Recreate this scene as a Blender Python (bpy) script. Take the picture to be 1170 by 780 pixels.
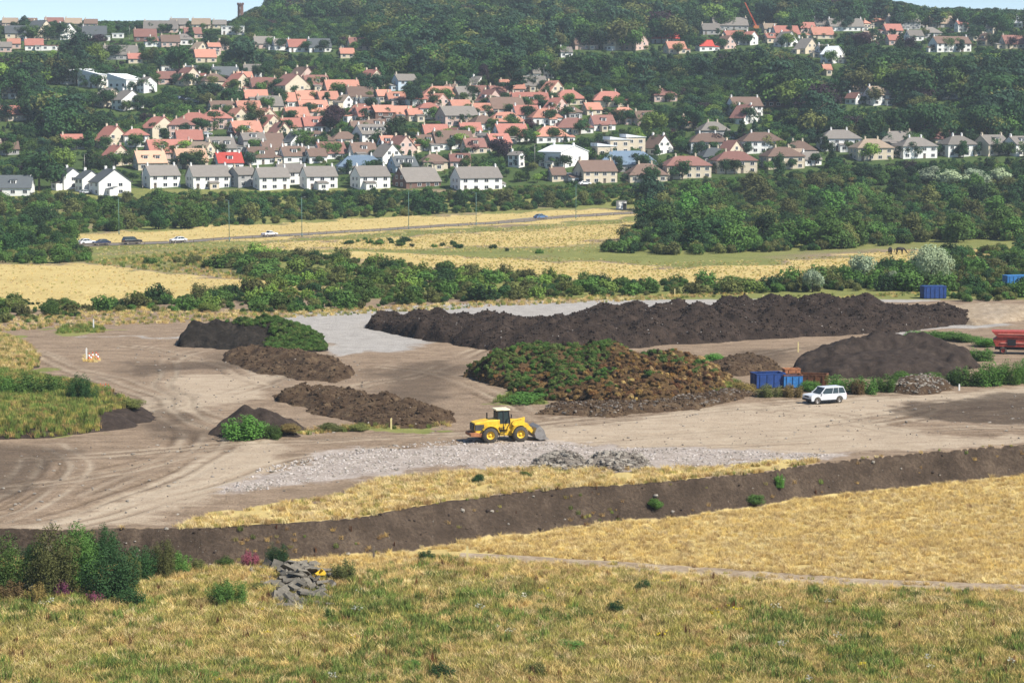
import bpy, math, random
import numpy as np
from mathutils import Vector, Matrix

for o in list(bpy.data.objects):
    bpy.data.objects.remove(o, do_unlink=True)
SC = bpy.context.scene
COL = SC.collection
rnd = random.Random(7)
R = math.radians

# ------------------------------------------------------------------ camera
F, CX, CY, HC = 2500.0, 585.0, 390.0, 33.0      # focal length in photo pixels, principal point, eye height
PITCH = math.atan(265 / F)
cam_d = bpy.data.cameras.new('camera')
cam_d.sensor_width = 36
cam_d.lens = 36 * F / 1170
cam_d.clip_start = 1
cam_d.clip_end = 12000
cam = bpy.data.objects.new('camera', cam_d)
COL.objects.link(cam)
cam.location = (0, 0, HC)
cam.rotation_euler = (R(90) - PITCH, 0, 0)
SC.camera = cam

# ------------------------------------------------------------------ sky, sun, exposure
SUN_EL, SUN_AZ = R(47), R(122)                 # azimuth clockwise from +Y: right, a little behind the viewer
w = bpy.data.worlds.new('World')
SC.world = w
w.use_nodes = True
nt = w.node_tree
sky = nt.nodes.new('ShaderNodeTexSky')
sky.sky_type = 'NISHITA'
sky.sun_disc = False
sky.sun_elevation = SUN_EL
sky.sun_rotation = SUN_AZ
sky.air_density = 0.65
sky.dust_density = 0.0
sky.ozone_density = 2.0
nt.links.new(sky.outputs[0], nt.nodes['Background'].inputs[0])
nt.nodes['Background'].inputs[1].default_value = 0.10
sd_ = bpy.data.lights.new('sun', 'SUN')
sd_.energy = 5.0
sd_.angle = R(0.53)
sd_.color = (1.0, 0.95, 0.86)
sun = bpy.data.objects.new('sun', sd_)
COL.objects.link(sun)
SV = Vector((math.sin(SUN_AZ) * math.cos(SUN_EL), math.cos(SUN_AZ) * math.cos(SUN_EL), math.sin(SUN_EL)))
sun.rotation_euler = (-SV).to_track_quat('-Z', 'Y').to_euler()
sun.location = SV * 300
SC.view_settings.view_transform = 'Standard'
SC.view_settings.look = 'None'
SC.view_settings.gamma = 1
SC.view_settings.exposure = 0.56
SC.view_settings.use_curve_mapping = False
SC.cycles.max_bounces = 5
SC.cycles.diffuse_bounces = 2
SC.cycles.transparent_max_bounces = 4
SC.cycles.volume_bounces = 0

# ------------------------------------------------------------------ value noise
def _hash(i, j, s):
    h = (i * 374761393 + j * 668265263 + s * 974634541) & 0xFFFFFFFF
    h = ((h ^ (h >> 13)) * 1274126177) & 0xFFFFFFFF
    return ((h ^ (h >> 16)) & 0xFFFF) / 65535.0
def vnoise(x, y, s=0):
    x = np.asarray(x, float); y = np.asarray(y, float)
    xi = np.floor(x).astype(np.int64); yi = np.floor(y).astype(np.int64)
    fx = x - xi; fy = y - yi
    fx = fx * fx * (3 - 2 * fx); fy = fy * fy * (3 - 2 * fy)
    a = _hash(xi, yi, s); b = _hash(xi + 1, yi, s); c = _hash(xi, yi + 1, s); d = _hash(xi + 1, yi + 1, s)
    return (a * (1 - fx) + b * fx) * (1 - fy) + (c * (1 - fx) + d * fx) * fy
def fbm(x, y, s=0, o=4):
    t = 0; a = 1; n = 0
    for k in range(o):
        t = t + a * vnoise(np.asarray(x) * 2 ** k + 17.3 * k, np.asarray(y) * 2 ** k - 9.1 * k, s + k); n += a; a *= 0.5
    return t / n            # 0..1
def sm(a, b, x):
    t = np.clip((np.asarray(x, float) - a) / (b - a), 0, 1)
    return t * t * (3 - 2 * t)

# ------------------------------------------------------------------ terrain
cp, sp = math.cos(PITCH), math.sin(PITCH)
def ray(px, py):
    a, b = (px - CX) / F, (CY - py) / F
    return np.array([a, cp + b * sp, -sp + b * cp])
def G(px, py, z=0.0):
    d = ray(px, py); t = (z - HC) / d[2]
    return (d[0] * t, d[1] * t)
def project(x, y, z):
    zz = z - HC
    dep = y * cp - zz * sp
    return CX + F * x / dep, CY - F * (y * sp + zz * cp) / dep
PROF_Y = [0, 400, 560, 640, 700, 735, 780, 850, 950, 1080, 1250]
PROF_Z = [0, 0, 0, .6, 2.5, 7, 13.5, 25, 42, 60, 79]
BT = [(-400, 607), (0, 607), (130, 608), (250, 606), (400, 597), (520, 575), (640, 560), (720, 555), (850, 545), (950, 530), (1170, 510), (1600, 480)]
BB = [(-400, 638), (0, 638), (130, 641), (230, 644), (320, 640), (400, 634), (460, 631), (520, 622), (610, 609), (700, 597), (800, 590), (840, 578), (880, 566), (950, 557), (1170, 542), (1600, 506)]
def zlow_u(u):
    return np.interp(u, [-400, 0, 300, 520, 800, 1170], [-1.6, -1.6, -2.0, -2.6, -2.6, -2.4])
_bt = np.array([G(*p) for p in BT]); _bb = np.array([G(p[0], p[1], float(zlow_u(p[0]))) for p in BB])
ZSK = [(-400, 36), (-300, 37), (0, 36), (250, 36), (285, 33), (310, 20), (340, 8), (400, -8), (600, -40), (800, -40), (930, -8), (980, 10), (1020, 22), (1060, 28), (1170, 31), (1500, 36), (1900, 44)]
def bank_t(X, Y):
    yt = np.interp(X, _bt[:, 0], _bt[:, 1]) + 1.2 * (fbm(X * .3, X * 0, 5, 4) - .5)
    yb = np.interp(X, _bb[:, 0], _bb[:, 1]) + 2.2 * (fbm(X * .22, X * 0 + 9, 6, 4) - .5)
    yb = np.minimum(yb, yt - 2.2)
    return (Y - yb) / (yt - yb)
def Z(X, Y):
    X = np.asarray(X, float); Y = np.asarray(Y, float)
    u = CX + F * X / np.maximum(Y, 30)
    z = np.interp(Y, PROF_Y, PROF_Z)
    zc = HC + (125 - np.interp(u, [a for a, b in ZSK], [b for a, b in ZSK])) / F * 1600
    t = sm(1230, 1620, Y)
    z = np.where(Y > 1230, np.interp(Y, [1230, 1250], [77, 79]) * (1 - t) + zc * t, z)
    z = z - sm(1750, 3200, Y) * (zc + 5)
    bt = bank_t(X, Y)
    zl = zlow_u(np.interp(X, [-60, 0, 60], [0, 585, 1170]))
    zl = zl + 0.5 * (fbm(X * .07, Y * .07, 11, 3) - .5) + 0.12 * (fbm(X * .6, Y * .6, 12, 2) - .5)
    up = z + 0.22 * (fbm(X * .12, Y * .12, 21, 3) - .5) + 0.09 * (fbm(X * .5, Y * .5, 23, 3) - .5)
    up = up + sm(390, 430, Y) * 0.8 * (fbm(X * .03, Y * .03, 31, 3) - .5)
    lip = 0.25 * np.exp(-((bt - 1.15) / .35) ** 2)
    tt = np.clip(bt, 0, 1)
    z2 = zl + (up + lip - zl) * tt ** 1.1
    ed = np.where((bt > 0) & (bt < 1.0), 0.55 * (fbm(X * .9, Y * .5, 41, 3) - .5) + .3 * (fbm(X * 2.2, Y * 1.2, 42, 2) - .5), 0)
    return np.where(bt >= 1.0, up + lip, z2 + ed)
_TS = 60 * 1.011 ** np.arange(0, 340)
def hit(px, py):
    d = ray(px, py); lo, hi = 60.0, 2400.0
    for T in (_TS, None, None):
        if T is None: T = np.linspace(lo, hi, 24)
        k = T / d[1]; cl = HC + d[2] * k - Z(d[0] * k, T); b = cl < 0
        i = max(1, int(np.argmax(b))) if b.any() else max(1, int(np.argmin(np.where(T > 1000, cl / T, 9))))      # a ray over the crest lands on the crest
        lo, hi = T[i - 1], T[i]
    kk = hi / d[1]
    x, y = d[0] * kk, hi
    return x, y, float(Z(x, y))
def ppm(y):                      # pixels per metre at that distance
    return F / y

def sdf(P, poly):
    P = np.asarray(P, float); poly = np.asarray(poly, float)
    dmin = np.full(len(P), 1e9); ins = np.zeros(len(P), bool)
    n = len(poly)
    for i in range(n):
        a = poly[i]; b = poly[(i + 1) % n]
        e = b - a; wv = P - a
        t = np.clip((wv @ e) / max(e @ e, 1e-9), 0, 1)
        d = wv - t[:, None] * e
        dmin = np.minimum(dmin, (d * d).sum(1))
        c = ((a[1] > P[:, 1]) != (b[1] > P[:, 1]))
        with np.errstate(divide='ignore', invalid='ignore'):
            xx = (b[0] - a[0]) * (P[:, 1] - a[1]) / (b[1] - a[1]) + a[0]
        ins ^= c & (P[:, 0] < xx)
    d = np.sqrt(dmin)
    return np.where(ins, d, -d)
def wpoly(pts):
    return np.array([hit(*p)[:2] for p in pts])
def inpoly(x, y, poly):
    r = False; n = len(poly)
    for i in range(n):
        a = poly[i]; b = poly[(i + 1) % n]
        if (a[1] > y) != (b[1] > y) and x < (b[0] - a[0]) * (y - a[1]) / (b[1] - a[1]) + a[0]: r = not r
    return r

# ------------------------------------------------------------------ object helpers
def tag(o, label=None, cat=None, group=None, kind=None):
    if label: o['label'] = label
    if cat: o['category'] = cat
    if group: o['group'] = group
    if kind: o['kind'] = kind
    return o
def empty(name, loc, rz=0.0):
    o = bpy.data.objects.new(name, None)
    o.empty_display_size = 0.5
    COL.objects.link(o); o.location = loc; o.rotation_euler = (0, 0, rz)
    return o
def put(name, me, parent=None, loc=(0, 0, 0), rot=(0, 0, 0), scale=None, mat=None):
    o = bpy.data.objects.new(name, me)
    COL.objects.link(o)
    if parent is not None: o.parent = parent
    o.location = loc; o.rotation_euler = rot
    if scale is not None: o.scale = scale if hasattr(scale, '__len__') else (scale,) * 3
    if mat is not None:
        o.material_slots[0].link = 'OBJECT'; o.material_slots[0].material = mat
    return o
class MB:
    def __init__(s): s.v = []; s.f = []; s.m = []
    def add(s, v, f, mi=0, M=None):
        b = len(s.v)
        if M is not None: v = [tuple(M @ Vector(p)) for p in v]
        s.v += [tuple(p) for p in v]; s.f += [tuple(b + i for i in q) for q in f]; s.m += [mi] * len(f)
        return s
    def box(s, c, d, mi=0, rz=0.0, M=None):
        x, y, z = d[0] / 2, d[1] / 2, d[2] / 2
        v = [(-x, -y, -z), (x, -y, -z), (x, y, -z), (-x, y, -z), (-x, -y, z), (x, -y, z), (x, y, z), (-x, y, z)]
        T = Matrix.Translation(c) @ Matrix.Rotation(rz, 4, 'Z')
        if M is not None: T = Matrix.Translation(c) @ M
        return s.add(v, [(0, 3, 2, 1), (4, 5, 6, 7), (0, 1, 5, 4), (1, 2, 6, 5), (2, 3, 7, 6), (3, 0, 4, 7)], mi, T)
    def prism(s, prof, y0, y1, mi=0, M=None):     # profile of (x, z), counter-clockwise seen from -y
        n = len(prof)
        v = [(x, y0, z) for x, z in prof] + [(x, y1, z) for x, z in prof]
        f = [tuple(range(n)), tuple(range(2 * n - 1, n - 1, -1))]
        for i in range(n):
            j = (i + 1) % n; f.append((i, n + i, n + j, j))
        return s.add(v, f, mi, M)
    def cyl(s, p0, p1, r0, r1=None, n=8, mi=0):
        r1 = r0 if r1 is None else r1
        p0 = Vector(p0); p1 = Vector(p1); q = (p1 - p0).to_track_quat('Z', 'Y')
        v = []
        for p, r in ((p0, r0), (p1, r1)):
            for i in range(n):
                a = 2 * math.pi * i / n
                v.append(tuple(p + q @ Vector((r * math.cos(a), r * math.sin(a), 0))))
        f = [(i, (i + 1) % n, n + (i + 1) % n, n + i) for i in range(n)]
        f += [tuple(range(n - 1, -1, -1)), tuple(range(n, 2 * n))]
        return s.add(v, f, mi)
    def lathe(s, prof, n=20, mi=0, axis='Y', c=(0, 0, 0)):       # profile of (radius, along)
        v = []; f = []
        k = len(prof)
        for i in range(n):
            a = 2 * math.pi * i / n
            for r, t in prof:
                p = (r * math.cos(a), t, r * math.sin(a)) if axis == 'Y' else (r * math.cos(a), r * math.sin(a), t)
                v.append((p[0] + c[0], p[1] + c[1], p[2] + c[2]))
        for i in range(n):
            j = (i + 1) % n
            for q in range(k - 1):
                f.append((i * k + q, i * k + q + 1, j * k + q + 1, j * k + q))
        return s.add(v, f, mi)
    def mesh(s, name, mats, smooth=False):
        me = bpy.data.meshes.new(name)
        me.from_pydata(s.v, [], s.f)
        for m in mats: me.materials.append(m)
        if len(mats) > 1: me.polygons.foreach_set('material_index', s.m)
        if smooth: me.polygons.foreach_set('use_smooth', [True] * len(s.f))
        me.update()
        return me
    def obj(s, name, mats, parent=None, smooth=False, bevel=0.0, **k):
        if not isinstance(mats, (list, tuple)): mats = [mats]
        o = put(name, s.mesh(name, mats, smooth), parent, **k)
        if bevel:
            b = o.modifiers.new('bevel', 'BEVEL'); b.width = bevel; b.segments = 2; b.limit_method = 'ANGLE'
        return o
def npmesh(name, V, Fq, mats, smooth=True):
    me = bpy.data.meshes.new(name)
    V = np.asarray(V, np.float32); Fq = np.asarray(Fq, np.int32)
    k = Fq.shape[1]
    me.vertices.add(len(V)); me.vertices.foreach_set('co', V.ravel())
    me.loops.add(Fq.size); me.loops.foreach_set('vertex_index', Fq.ravel())
    me.polygons.add(len(Fq)); me.polygons.foreach_set('loop_start', np.arange(0, Fq.size, k, dtype=np.int32))
    me.polygons.foreach_set('loop_total', np.full(len(Fq), k, np.int32))
    me.polygons.foreach_set('use_smooth', np.full(len(Fq), smooth))
    for m in mats: me.materials.append(m)
    me.update(); me.validate()
    return me

# ------------------------------------------------------------------ materials
def newmat(name, rough=0.9, spec=0.2):
    m = bpy.data.materials.new(name); m.use_nodes = True
    b = m.node_tree.nodes['Principled BSDF']
    b.inputs['Roughness'].default_value = rough
    b.inputs['Specular IOR Level'].default_value = spec
    return m, m.node_tree, b
def N(nt, t, **k):
    n = nt.nodes.new(t)
    for a, b in k.items(): setattr(n, a, b)
    return n
def math_n(nt, op, a, b=None, c=None, clamp=False):
    n = N(nt, 'ShaderNodeMath', operation=op); n.use_clamp = clamp
    for i, v in enumerate((a, b, c)):
        if v is None: continue
        if isinstance(v, (int, float)): n.inputs[i].default_value = v
        else: nt.links.new(v, n.inputs[i])
    return n.outputs[0]
def noise_n(nt, scale, detail=4, rough=0.6, vec=None, dist=0.0):
    n = N(nt, 'ShaderNodeTexNoise'); n.inputs['Scale'].default_value = scale
    n.inputs['Detail'].default_value = detail; n.inputs['Roughness'].default_value = rough
    n.inputs['Distortion'].default_value = dist
    if vec is not None: nt.links.new(vec, n.inputs['Vector'])
    return n.outputs['Fac']
def ramp_n(nt, fac, stops):
    n = N(nt, 'ShaderNodeValToRGB'); el = n.color_ramp.elements
    while len(el) < len(stops): el.new(0.5)
    for e, (p, c) in zip(el, stops): e.position = p; e.color = (*c, 1)
    nt.links.new(fac, n.inputs[0]); return n.outputs[0]
def mix_n(nt, fac, a, b, mode='MIX'):
    n = N(nt, 'ShaderNodeMix', data_type='RGBA', blend_type=mode)
    for sck, v in ((n.inputs[0], fac), (n.inputs[6], a), (n.inputs[7], b)):
        if isinstance(v, (int, float)): sck.default_value = v
        elif isinstance(v, tuple): sck.default_value = (*v, 1)
        else: nt.links.new(v, sck)
    return n.outputs[2]
def pos_n(nt):
    return N(nt, 'ShaderNodeNewGeometry').outputs['Position']
def scaled(nt, vec, s):
    n = N(nt, 'ShaderNodeVectorMath', operation='MULTIPLY'); nt.links.new(vec, n.inputs[0]); n.inputs[1].default_value = s
    return n.outputs[0]
def bump_n(nt, b, h, strength=0.5, dist=0.1):
    n = N(nt, 'ShaderNodeBump'); n.inputs['Strength'].default_value = strength; n.inputs['Distance'].default_value = dist
    nt.links.new(h, n.inputs['Height']); nt.links.new(n.outputs[0], b.inputs['Normal'])
def plain(name, col, rough=0.6, spec=0.4, metal=0.0, var=0.25, sc=2.0):
    m, t, b = newmat(name, rough, spec)
    b.inputs['Metallic'].default_value = metal
    tc = N(t, 'ShaderNodeTexCoord').outputs['Object']
    f = noise_n(t, sc, 5, 0.65, tc)
    c0 = tuple(max(0, c * (1 - var)) for c in col); c1 = tuple(min(1, c * (1 + var)) for c in col)
    t.links.new(ramp_n(t, f, [(0.3, c0), (0.7, c1)]), b.inputs['Base Color'])
    return m
def earth(name, stops, sc=0.6, bump=0.6, bdist=0.25, fine=3.0, flecks=None):
    m, t, b = newmat(name, 0.97, 0.1)
    p = pos_n(t)
    f = noise_n(t, sc, 8, 0.68, p, 0.4); g = noise_n(t, fine, 6, 0.7, p)
    mixf = math_n(t, 'ADD', math_n(t, 'MULTIPLY', f, 0.6), math_n(t, 'MULTIPLY', g, 0.4))
    c = ramp_n(t, mixf, stops)
    if flecks:
        v = N(t, 'ShaderNodeTexVoronoi'); v.inputs['Scale'].default_value = flecks[0]; t.links.new(p, v.inputs['Vector'])
        k = math_n(t, 'LESS_THAN', v.outputs['Distance'], flecks[1])
        h = N(t, 'ShaderNodeSeparateColor'); t.links.new(v.outputs['Color'], h.inputs[0])
        k = math_n(t, 'MULTIPLY', k, math_n(t, 'GREATER_THAN', h.outputs[0], flecks[2]))
        c = mix_n(t, k, c, flecks[3])
    t.links.new(c, b.inputs['Base Color'])
    bump_n(t, b, mixf, bump, bdist)
    return m
def foliage(name, col, var=0.35, trans=0.18, hue=0.02, sc=0.5):
    m, t, b = newmat(name, 0.75, 0.15)
    oi = N(t, 'ShaderNodeObjectInfo').outputs['Random']
    p = pos_n(t)
    f = noise_n(t, sc, 4, 0.6, p)
    v = math_n(t, 'ADD', math_n(t, 'MULTIPLY', f, 0.45), math_n(t, 'MULTIPLY', oi, 0.55))
    c0 = tuple(c * (1 - var) for c in col); c1 = (min(1, col[0] * (1 + var * 1.5)), min(1, col[1] * (1 + var * 1.1)), col[2] * (1 + var * .6))
    cc = ramp_n(t, v, [(0.25, c0), (0.5, col), (0.78, c1)])
    hs = N(t, 'ShaderNodeHueSaturation'); t.links.new(cc, hs.inputs['Color'])
    t.links.new(math_n(t, 'ADD', math_n(t, 'MULTIPLY', oi, hue * 2), 0.5 - hue), hs.inputs['Hue'])
    t.links.new(hs.outputs[0], b.inputs['Base Color'])
    tr = N(t, 'ShaderNodeBsdfTranslucent'); t.links.new(hs.outputs[0], tr.inputs[0])
    mx = N(t, 'ShaderNodeMixShader'); mx.inputs[0].default_value = trans
    t.links.new(b.outputs[0], mx.inputs[1]); t.links.new(tr.outputs[0], mx.inputs[2])
    t.links.new(mx.outputs[0], t.nodes['Material Output'].inputs[0])
    return m

M = {}
M['leaf_dark'] = foliage('leaf_dark', (0.034, 0.078, 0.026))
M['leaf_mid'] = foliage('leaf_mid', (0.08, 0.15, 0.034))
M['leaf_light'] = foliage('leaf_light', (0.165, 0.25, 0.05))
M['leaf_olive'] = foliage('leaf_olive', (0.125, 0.14, 0.045))
M['leaf_silver'] = foliage('leaf_silver', (0.3, 0.37, 0.24))
M['leaf_copper'] = foliage('leaf_copper', (0.045, 0.026, 0.035))
M['leaf_conifer'] = foliage('leaf_conifer', (0.026, 0.062, 0.032), trans=0.05)
M['leaf_rust'] = foliage('leaf_rust', (0.19, 0.14, 0.055))
M['leaf_fresh'] = foliage('leaf_fresh', (0.095, 0.21, 0.04), sc=1.0)
M['leaf_pink'] = foliage('leaf_pink', (0.26, 0.08, 0.13), sc=3)
M['bark'] = earth('bark', [(0.3, (0.05, 0.035, 0.025)), (0.7, (0.12, 0.09, 0.065))], 2.0, 0.4, 0.05)
M['compost'] = earth('compost', [(0.32, (0.016, 0.011, 0.009)), (0.5, (0.038, 0.027, 0.021)), (0.68, (0.085, 0.060, 0.045))], 0.7, 0.9, 0.5, 4.0, (1.4, 0.10, 0.72, (0.5, 0.48, 0.45)))
M['brown_heap'] = earth('brown_heap', [(0.32, (0.026, 0.016, 0.010)), (0.5, (0.075, 0.048, 0.029)), (0.7, (0.19, 0.135, 0.08))], 0.8, 0.9, 0.4, 4.0, (1.2, 0.10, 0.85, (0.55, 0.5, 0.45)))
M['dark_soil'] = earth('dark_soil', [(0.3, (0.018, 0.013, 0.010)), (0.5, (0.042, 0.031, 0.025)), (0.7, (0.085, 0.064, 0.05))], 0.7, 0.7, 0.3, 5.0)
M['black_soil'] = earth('black_soil', [(0.3, (0.008, 0.007, 0.006)), (0.5, (0.022, 0.018, 0.014)), (0.7, (0.06, 0.048, 0.038))], 0.7, 0.9, 0.4, 3.0)
M['green_waste'] = earth('green_waste', [(0.3, (0.03, 0.02, 0.01)), (0.5, (0.09, 0.055, 0.025)), (0.7, (0.17, 0.11, 0.05))], 0.8, 0.9, 0.4, 4.0)
M['rubble'] = earth('rubble', [(0.3, (0.07, 0.06, 0.05)), (0.5, (0.17, 0.145, 0.12)), (0.7, (0.33, 0.29, 0.24))], 1.2, 0.9, 0.3, 5.0)
M['stone'] = earth('stone', [(0.3, (0.15, 0.135, 0.115)), (0.5, (0.27, 0.24, 0.20)), (0.7, (0.42, 0.38, 0.32))], 1.0, 0.5, 0.05, 6.0)
M['pale_stone'] = earth('pale_stone', [(0.3, (0.30, 0.26, 0.235)), (0.5, (0.46, 0.41, 0.37)), (0.7, (0.62, 0.57, 0.53))], 0.5, 0.4, 0.05, 5.0)
M['asphalt'] = earth('asphalt', [(0.3, (0.16, 0.14, 0.12)), (0.7, (0.24, 0.215, 0.185))], 0.3, 0.2, 0.02, 5.0)
M['path'] = earth('path', [(0.34, (0.17, 0.125, 0.08)), (0.5, (0.31, 0.24, 0.165)), (0.66, (0.46, 0.38, 0.28))], 0.9, 0.6, 0.08, 4.0)
M['yellow'] = plain('yellow_paint', (0.72, 0.455, 0.035), 0.5, 0.4, var=0.28, sc=1.6)
M['tyre'] = plain('tyre_rubber', (0.085, 0.075, 0.062), 0.9, 0.2)
M['black'] = plain('black_plastic', (0.02, 0.02, 0.022), 0.6, 0.3)
M['glass'] = plain('dark_glass', (0.035, 0.05, 0.05), 0.08, 0.6, var=0.1)
M['win_glass'] = plain('window_glass', (0.03, 0.035, 0.045), 0.12, 0.6, var=0.4)
M['steel'] = plain('worn_steel', (0.30, 0.28, 0.26), 0.45, 0.5, metal=0.5)
M['car_white'] = plain('white_car_paint', (0.80, 0.80, 0.82), 0.25, 0.5, var=0.03)
M['car_dark'] = plain('black_car_paint', (0.015, 0.016, 0.02), 0.2, 0.5, var=0.1)
M['car_navy'] = plain('navy_car_paint', (0.02, 0.03, 0.08), 0.2, 0.5, var=0.1)
M['car_blue'] = plain('blue_car_paint', (0.10, 0.19, 0.36), 0.25, 0.5, var=0.1)
M['car_red'] = plain('red_car_paint', (0.35, 0.03, 0.02), 0.25, 0.5, var=0.1)
M['car_silver'] = plain('silver_car_paint', (0.45, 0.47, 0.5), 0.25, 0.5, var=0.1)
M['lamp_clear'] = plain('clear_lamp', (0.6, 0.62, 0.62), 0.15, 0.6, var=0.1)
M['lamp_red'] = plain('red_lamp', (0.4, 0.02, 0.02), 0.2, 0.6, var=0.1)
M['skip_blue'] = plain('blue_skip_paint', (0.015, 0.05, 0.19), 0.5, 0.4, var=0.35)
M['skip_light'] = plain('light_blue_paint', (0.035, 0.17, 0.42), 0.5, 0.4, var=0.25)
M['rust'] = plain('rust', (0.16, 0.07, 0.035), 0.9, 0.2, var=0.5)
M['orange'] = plain('orange_paint', (0.55, 0.20, 0.07), 0.6, 0.3, var=0.3)
M['rust_orange'] = plain('rusty_orange_paint', (0.36, 0.15, 0.07), .8, .2, var=.4)
M['red'] = plain('red_machine_paint', (0.38, 0.065, 0.045), 0.55, 0.3, var=0.35)
M['lime'] = plain('lime_paint', (0.25, 0.55, 0.05), 0.5, 0.3)
M['post_yellow'] = plain('pale_yellow_paint', (0.70, 0.58, 0.28), 0.7, 0.3, var=0.2)
M['white_p'] = plain('white_paint', (0.78, 0.77, 0.74), 0.6, 0.3, var=0.06)
M['cone'] = plain('cone_orange', (0.65, 0.12, 0.05), 0.6, 0.3)
M['lamp_green'] = plain('green_grey_steel', (0.10, 0.19, 0.17), 0.6, 0.4)
M['horse'] = plain('horse_coat', (0.014, 0.009, 0.007), 0.6, 0.3, var=0.3)
M['wood'] = plain('weathered_wood', (0.16, 0.13, 0.10), 0.9, 0.2, var=0.3)
M['tower'] = plain('brown_tower_stone', (0.16, 0.09, 0.07), 0.9, 0.1, var=0.2)
def roofmat(name, col, var=0.22):
    m, t, b = newmat(name, 0.9, 0.15)
    tc = N(t, 'ShaderNodeTexCoord').outputs['Object']
    oi = N(t, 'ShaderNodeObjectInfo').outputs['Random']
    f = noise_n(t, 0.9, 6, 0.7, tc)
    wv = N(t, 'ShaderNodeTexWave', bands_direction='Z'); wv.inputs['Scale'].default_value = 1.3; wv.inputs['Distortion'].default_value = 1.5
    t.links.new(tc, wv.inputs['Vector'])
    v = math_n(t, 'ADD', math_n(t, 'ADD', math_n(t, 'MULTIPLY', f, 0.55), math_n(t, 'MULTIPLY', oi, 0.35)), math_n(t, 'MULTIPLY', wv.outputs['Fac'], 0.1))
    t.links.new(ramp_n(t, v, [(0.25, tuple(c * (1 - var) for c in col)), (0.75, tuple(min(1, c * (1 + var)) for c in col))]), b.inputs['Base Color'])
    bump_n(t, b, wv.outputs['Fac'], 0.3, 0.04)
    return m
ROOF = {'o': ('orange tiled', roofmat('orange_tiles', (0.45, 0.215, 0.155))), 'r': ('red tiled', roofmat('red_tiles', (0.36, 0.155, 0.122))),
        'd': ('dull red', roofmat('dull_red_tiles', (0.225, 0.115, 0.095))), 'b': ('brown', roofmat('brown_tiles', (0.17, 0.115, 0.09))),
        'y': ('grey', roofmat('grey_tiles', (0.20, 0.18, 0.16))), 's': ('dark slate', roofmat('dark_slate', (0.095, 0.105, 0.11))),
        'p': ('peach', roofmat('peach_tiles', (0.50, 0.32, 0.22))), 'm': ('blue grey metal', roofmat('blue_metal', (0.16, 0.22, 0.29))),
        'w': ('white', roofmat('white_sheet', (0.72, 0.74, 0.75), .06)), 'R': ('bright red', roofmat('bright_red', (0.42, 0.07, 0.055))),
        't': ('tan', roofmat('tan_tiles', (0.30, 0.23, 0.17)))}
WALL = {'w': ('white', plain('white_render', (0.80, 0.78, 0.74), 0.9, 0.1, var=0.07, sc=.6)), 'c': ('cream', plain('cream_render', (0.62, 0.53, 0.40), 0.9, 0.1, var=0.1, sc=.6)),
        'g': ('grey', plain('grey_render', (0.36, 0.35, 0.34), 0.9, 0.1, var=0.12, sc=.6)), 'k': ('pinkish', plain('pink_render', (0.58, 0.42, 0.36), 0.9, 0.1, var=0.1, sc=.6)),
        'b': ('brown brick', plain('brown_brick', (0.17, 0.10, 0.08), 0.9, 0.1, var=0.2, sc=1.5)), 'u': ('pale blue', plain('pale_blue_render', (0.50, 0.58, 0.66), 0.9, 0.1, var=0.06, sc=.6))}

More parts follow.
